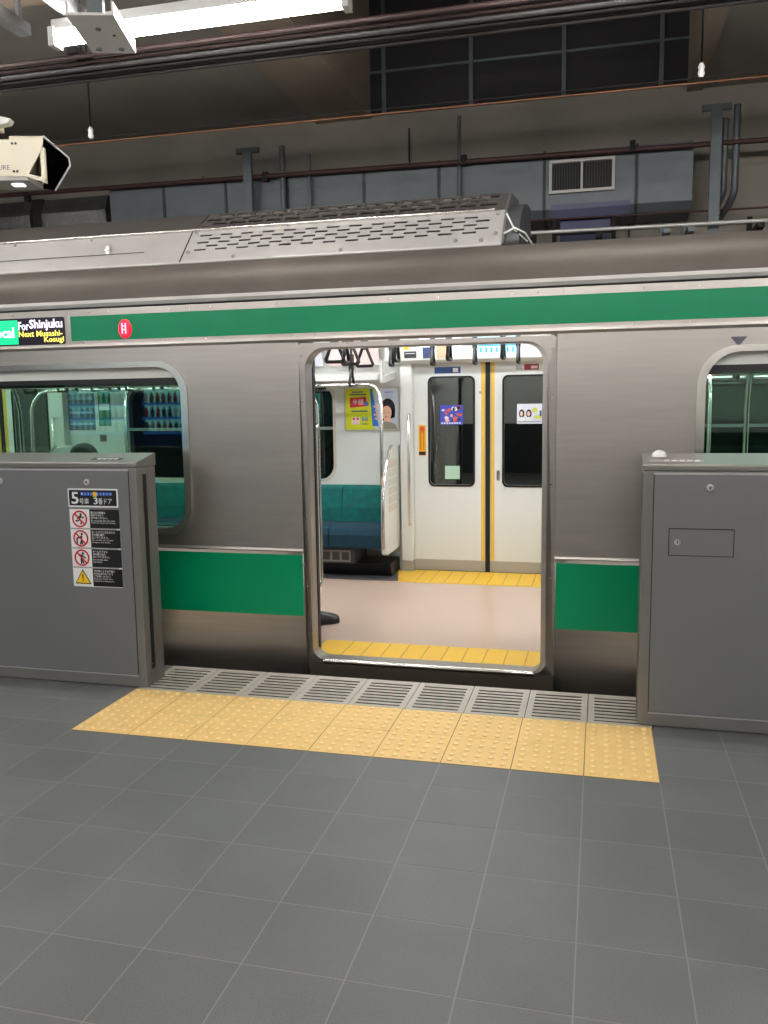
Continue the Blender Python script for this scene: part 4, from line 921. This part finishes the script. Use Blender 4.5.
# ------------------------------------------------------------------ passengers
def skin_mesh(verts, edges, radii, m_, name, parent, root=0, sub=1):
    me = bpy.data.meshes.new(name); me.from_pydata(verts, edges, []); o = link(name, me, m_, parent)
    md = o.modifiers.new('skin', 'SKIN'); md.use_smooth_shade = True
    for i, r in enumerate(radii):
        sv = me.skin_vertices[0].data[i]; sv.radius = (r, r) if not isinstance(r, tuple) else r; sv.use_root = (i == root)
    s = o.modifiers.new('sub', 'SUBSURF'); s.levels = s.render_levels = sub
    return o
def person(label, base, J, facing, hair_long=False):
    """J: joint positions relative to base, person faces `facing` (unit vector in XY)"""
    t = thing('person', label, 'person', base)
    B = Vector(base); f = Vector((*facing, 0)).normalized(); rt = Vector((f.y, -f.x, 0))
    J['waist'] = tuple((a_+b_)/2 for a_, b_ in zip(J['pelvis'], J['chest'])); J['hem'] = (J['pelvis'][0], J['pelvis'][1], J['pelvis'][2]-.05)
    def P(k): q = J[k]; return B+rt*q[0]+f*q[1]+Vector((0, 0, q[2]))
    V = []; E = []; RR = []
    def add(p, r, prev=None):
        V.append(p); RR.append(r); i = len(V)-1
        if prev is not None: E.append((prev, i))
        return i
    pel = add(P('pelvis'), .08); ch_ = add(P('chest'), .085, pel); nk = add(P('neck'), .055, ch_)
    jaw = add(P('head')+Vector((0, 0, -.07))+f*.01, .062, nk); hd = add(P('head'), .08, jaw); add(P('head')+Vector((0, 0, .042)), .068, hd)
    for s, n in ((-1, 'l'), (1, 'r')):
        sh = add(P('shoulder_'+n), .042, ch_); el = add(P('elbow_'+n), .034, sh); wr = add(P('wrist_'+n), .028, el)
        d = (P('wrist_'+n)-P('elbow_'+n)).normalized(); side = d.cross(Vector((0, 0, 1)) if abs(d.z) < .8 else f).normalized()
        pm = add(V[wr]+d*.06, .03, wr)
        for k in range(4):
            b0 = add(V[wr]+d*.095+side*(.027-.018*k), .010, pm); b1 = add(V[b0]+d*(.035-.004*abs(k-1))-Vector((0, 0, .008)), .0095, b0); add(V[b1]+d*.025-Vector((0, 0, .016)), .008, b1)
        th = add(V[wr]+d*.04+side*.042, .011, pm); add(V[th]+d*.03+side*.015, .009, th)
        hp = add(P('hip_'+n), .065, pel); kn = add(P('knee_'+n), .045, hp); add(P('ankle_'+n), .038, kn)
    skin_mesh(V, E, RR, skin, 'body', t)
    # clothing
    def cloth(chain_list, m_, name):
        v = []; e = []; r = []; idx = {}
        for ch2 in chain_list:
            prev = None
            for k, rad in ch2:
                if k not in idx: idx[k] = len(v); v.append(P(k)); r.append(rad)
                if prev is not None: e.append((prev, idx[k]))
                prev = idx[k]
        return skin_mesh(v, e, r, m_, name, t)
    cloth([[('hem', .15), ('pelvis', .15), ('waist', .15), ('chest', .16), ('shoulder_l', .075), ('elbow_l', .056), ('wrist_l', .042)], [('chest', .16), ('shoulder_r', .075), ('elbow_r', .056), ('wrist_r', .042)]], suit, 'jacket')
    cloth([[('pelvis', .14), ('hip_l', .1), ('knee_l', .072), ('ankle_l', .058)], [('pelvis', .14), ('hip_r', .1), ('knee_r', .072), ('ankle_r', .058)]], suit, 'trousers')
    for n in 'lr':
        a = P('ankle_'+n); zf = B.z+.004; td = f
        if 'toe' in J: td = Vector((*J['toe'], 0)).normalized()
        sd = Vector((td.y, -td.x, 0)); mb = MB(); rings = []
        prof = [(-.075, .03, .085), (-.06, .036, .11), (0, .04, .11), (.06, .044, .09), (.12, .048, .072), (.165, .046, .062), (.195, .034, .052), (.208, .016, .036)]
        for u, hw, h in prof:
            c = Vector((a.x, a.y, 0))+td*u
            rings.append([c+sd*(hw*x_)+Vector((0, 0, zf+h*z_)) for x_, z_ in ((-1, .02), (-1, .35), (-.8, .75), (-.3, 1), (.3, 1), (.8, .75), (1, .35), (1, .02))])
        vs = [q for rg in rings for q in rg]; fs = [(i*8+k, i*8+(k+1) % 8, (i+1)*8+(k+1) % 8, (i+1)*8+k) for i in range(len(prof)-1) for k in range(8)]
        mb.add(vs, fs, True); mb.add(rings[0], [tuple(range(8))]); mb.add(rings[-1], [tuple(range(8))])
        so = mb.obj('shoe', shoe_m, t)
    # face and hair
    h = P('head')
    for s in (-1, 1):
        e = h+f*.082+rt*(s*.03)+Vector((0, 0, -.005)); MB().lathe(tuple(e), [(.002, -.01), (.011, -.004), (.012, .0), (.011, .004), (.002, .01)], 8).obj('eye', black_s, t)
        e = h+rt*(s*.085)+Vector((0, 0, -.02)); MB().tube([e+Vector((0, 0, .03)), e+rt*(s*.008), e-Vector((0, 0, .03))], [.01, .014, .008], 8).obj('ear', skin, t)
    MB().tube([h+f*.08+Vector((0, 0, .0)), h+f*.1-Vector((0, 0, .035)), h+f*.082-Vector((0, 0, .045))], [.008, .014, .006], 8).obj('nose', skin, t)
    MB().tube([h+f*.072+rt*-.022-Vector((0, 0, .075)), h+f*.08-Vector((0, 0, .077)), h+f*.072+rt*.022-Vector((0, 0, .075))], [.003, .006, .003], 6).obj('mouth', mat('lips', (160, 90, 84), .5), t)
    hm = MB(); nn = 18; rings = []
    for a_ in range(8):
        rg = []
        for k in range(nn):
            an = 2*math.pi*k/nn; front = max(0, math.cos(an))
            th = math.radians(4+(124-66*front**.6)*a_/7); swell = 1.0 if a_ < 7 else .93
            rg.append(h+f*(-.008+.097*swell*math.sin(th)*math.cos(an))+rt*(.092*swell*math.sin(th)*math.sin(an))+Vector((0, 0, .03+.09*math.cos(th))))
        rings.append(rg)
    hm.add([q for rg in rings for q in rg], [(i*nn+k, i*nn+(k+1) % nn, (i+1)*nn+(k+1) % nn, (i+1)*nn+k) for i in range(7) for k in range(nn)], True); hm.add(rings[0], [tuple(range(nn))])
    hm.obj('hair', hair, t)
    return t
stand = dict(pelvis=(0, 0, .93), chest=(0, .0, 1.27), neck=(0, .01, 1.46), head=(0, .04, 1.58), shoulder_l=(-.19, 0, 1.38), elbow_l=(-.23, -.02, 1.1), wrist_l=(-.2, .12, .88), shoulder_r=(.18, 0, 1.38), elbow_r=(.19, .0, 1.1), wrist_r=(.06, .2, 1.12),
             hip_l=(-.09, 0, .88), knee_l=(-.1, .03, .48), ankle_l=(-.1, -.02, .085), hip_r=(.1, 0, .88), knee_r=(.18, .06, .48), ankle_r=(.245, .1, .085), toe=(.86, .51))
person('standing passenger in dark trousers and black shoes just inside the doorway', (-2.41, 1.87, FZ), stand, (.3, .95))
sit = dict(pelvis=(0, 0, .58), chest=(0, -.04, .86), neck=(0, -.03, 1.02), head=(0, .0, 1.13), shoulder_l=(-.18, -.05, .93), elbow_l=(-.22, .08, .68), wrist_l=(-.1, .27, .6), shoulder_r=(.18, -.05, .93), elbow_r=(.22, .08, .68), wrist_r=(.1, .27, .6),
           hip_l=(-.09, .06, .5), knee_l=(-.12, .42, .48), ankle_l=(-.12, .40, .085), hip_r=(.09, .06, .5), knee_r=(.12, .42, .48), ankle_r=(.12, .40, .085))
person('seated dark haired passenger seen from behind through the left train window', (-3.60, 1.60, FZ), sit, (0, 1))
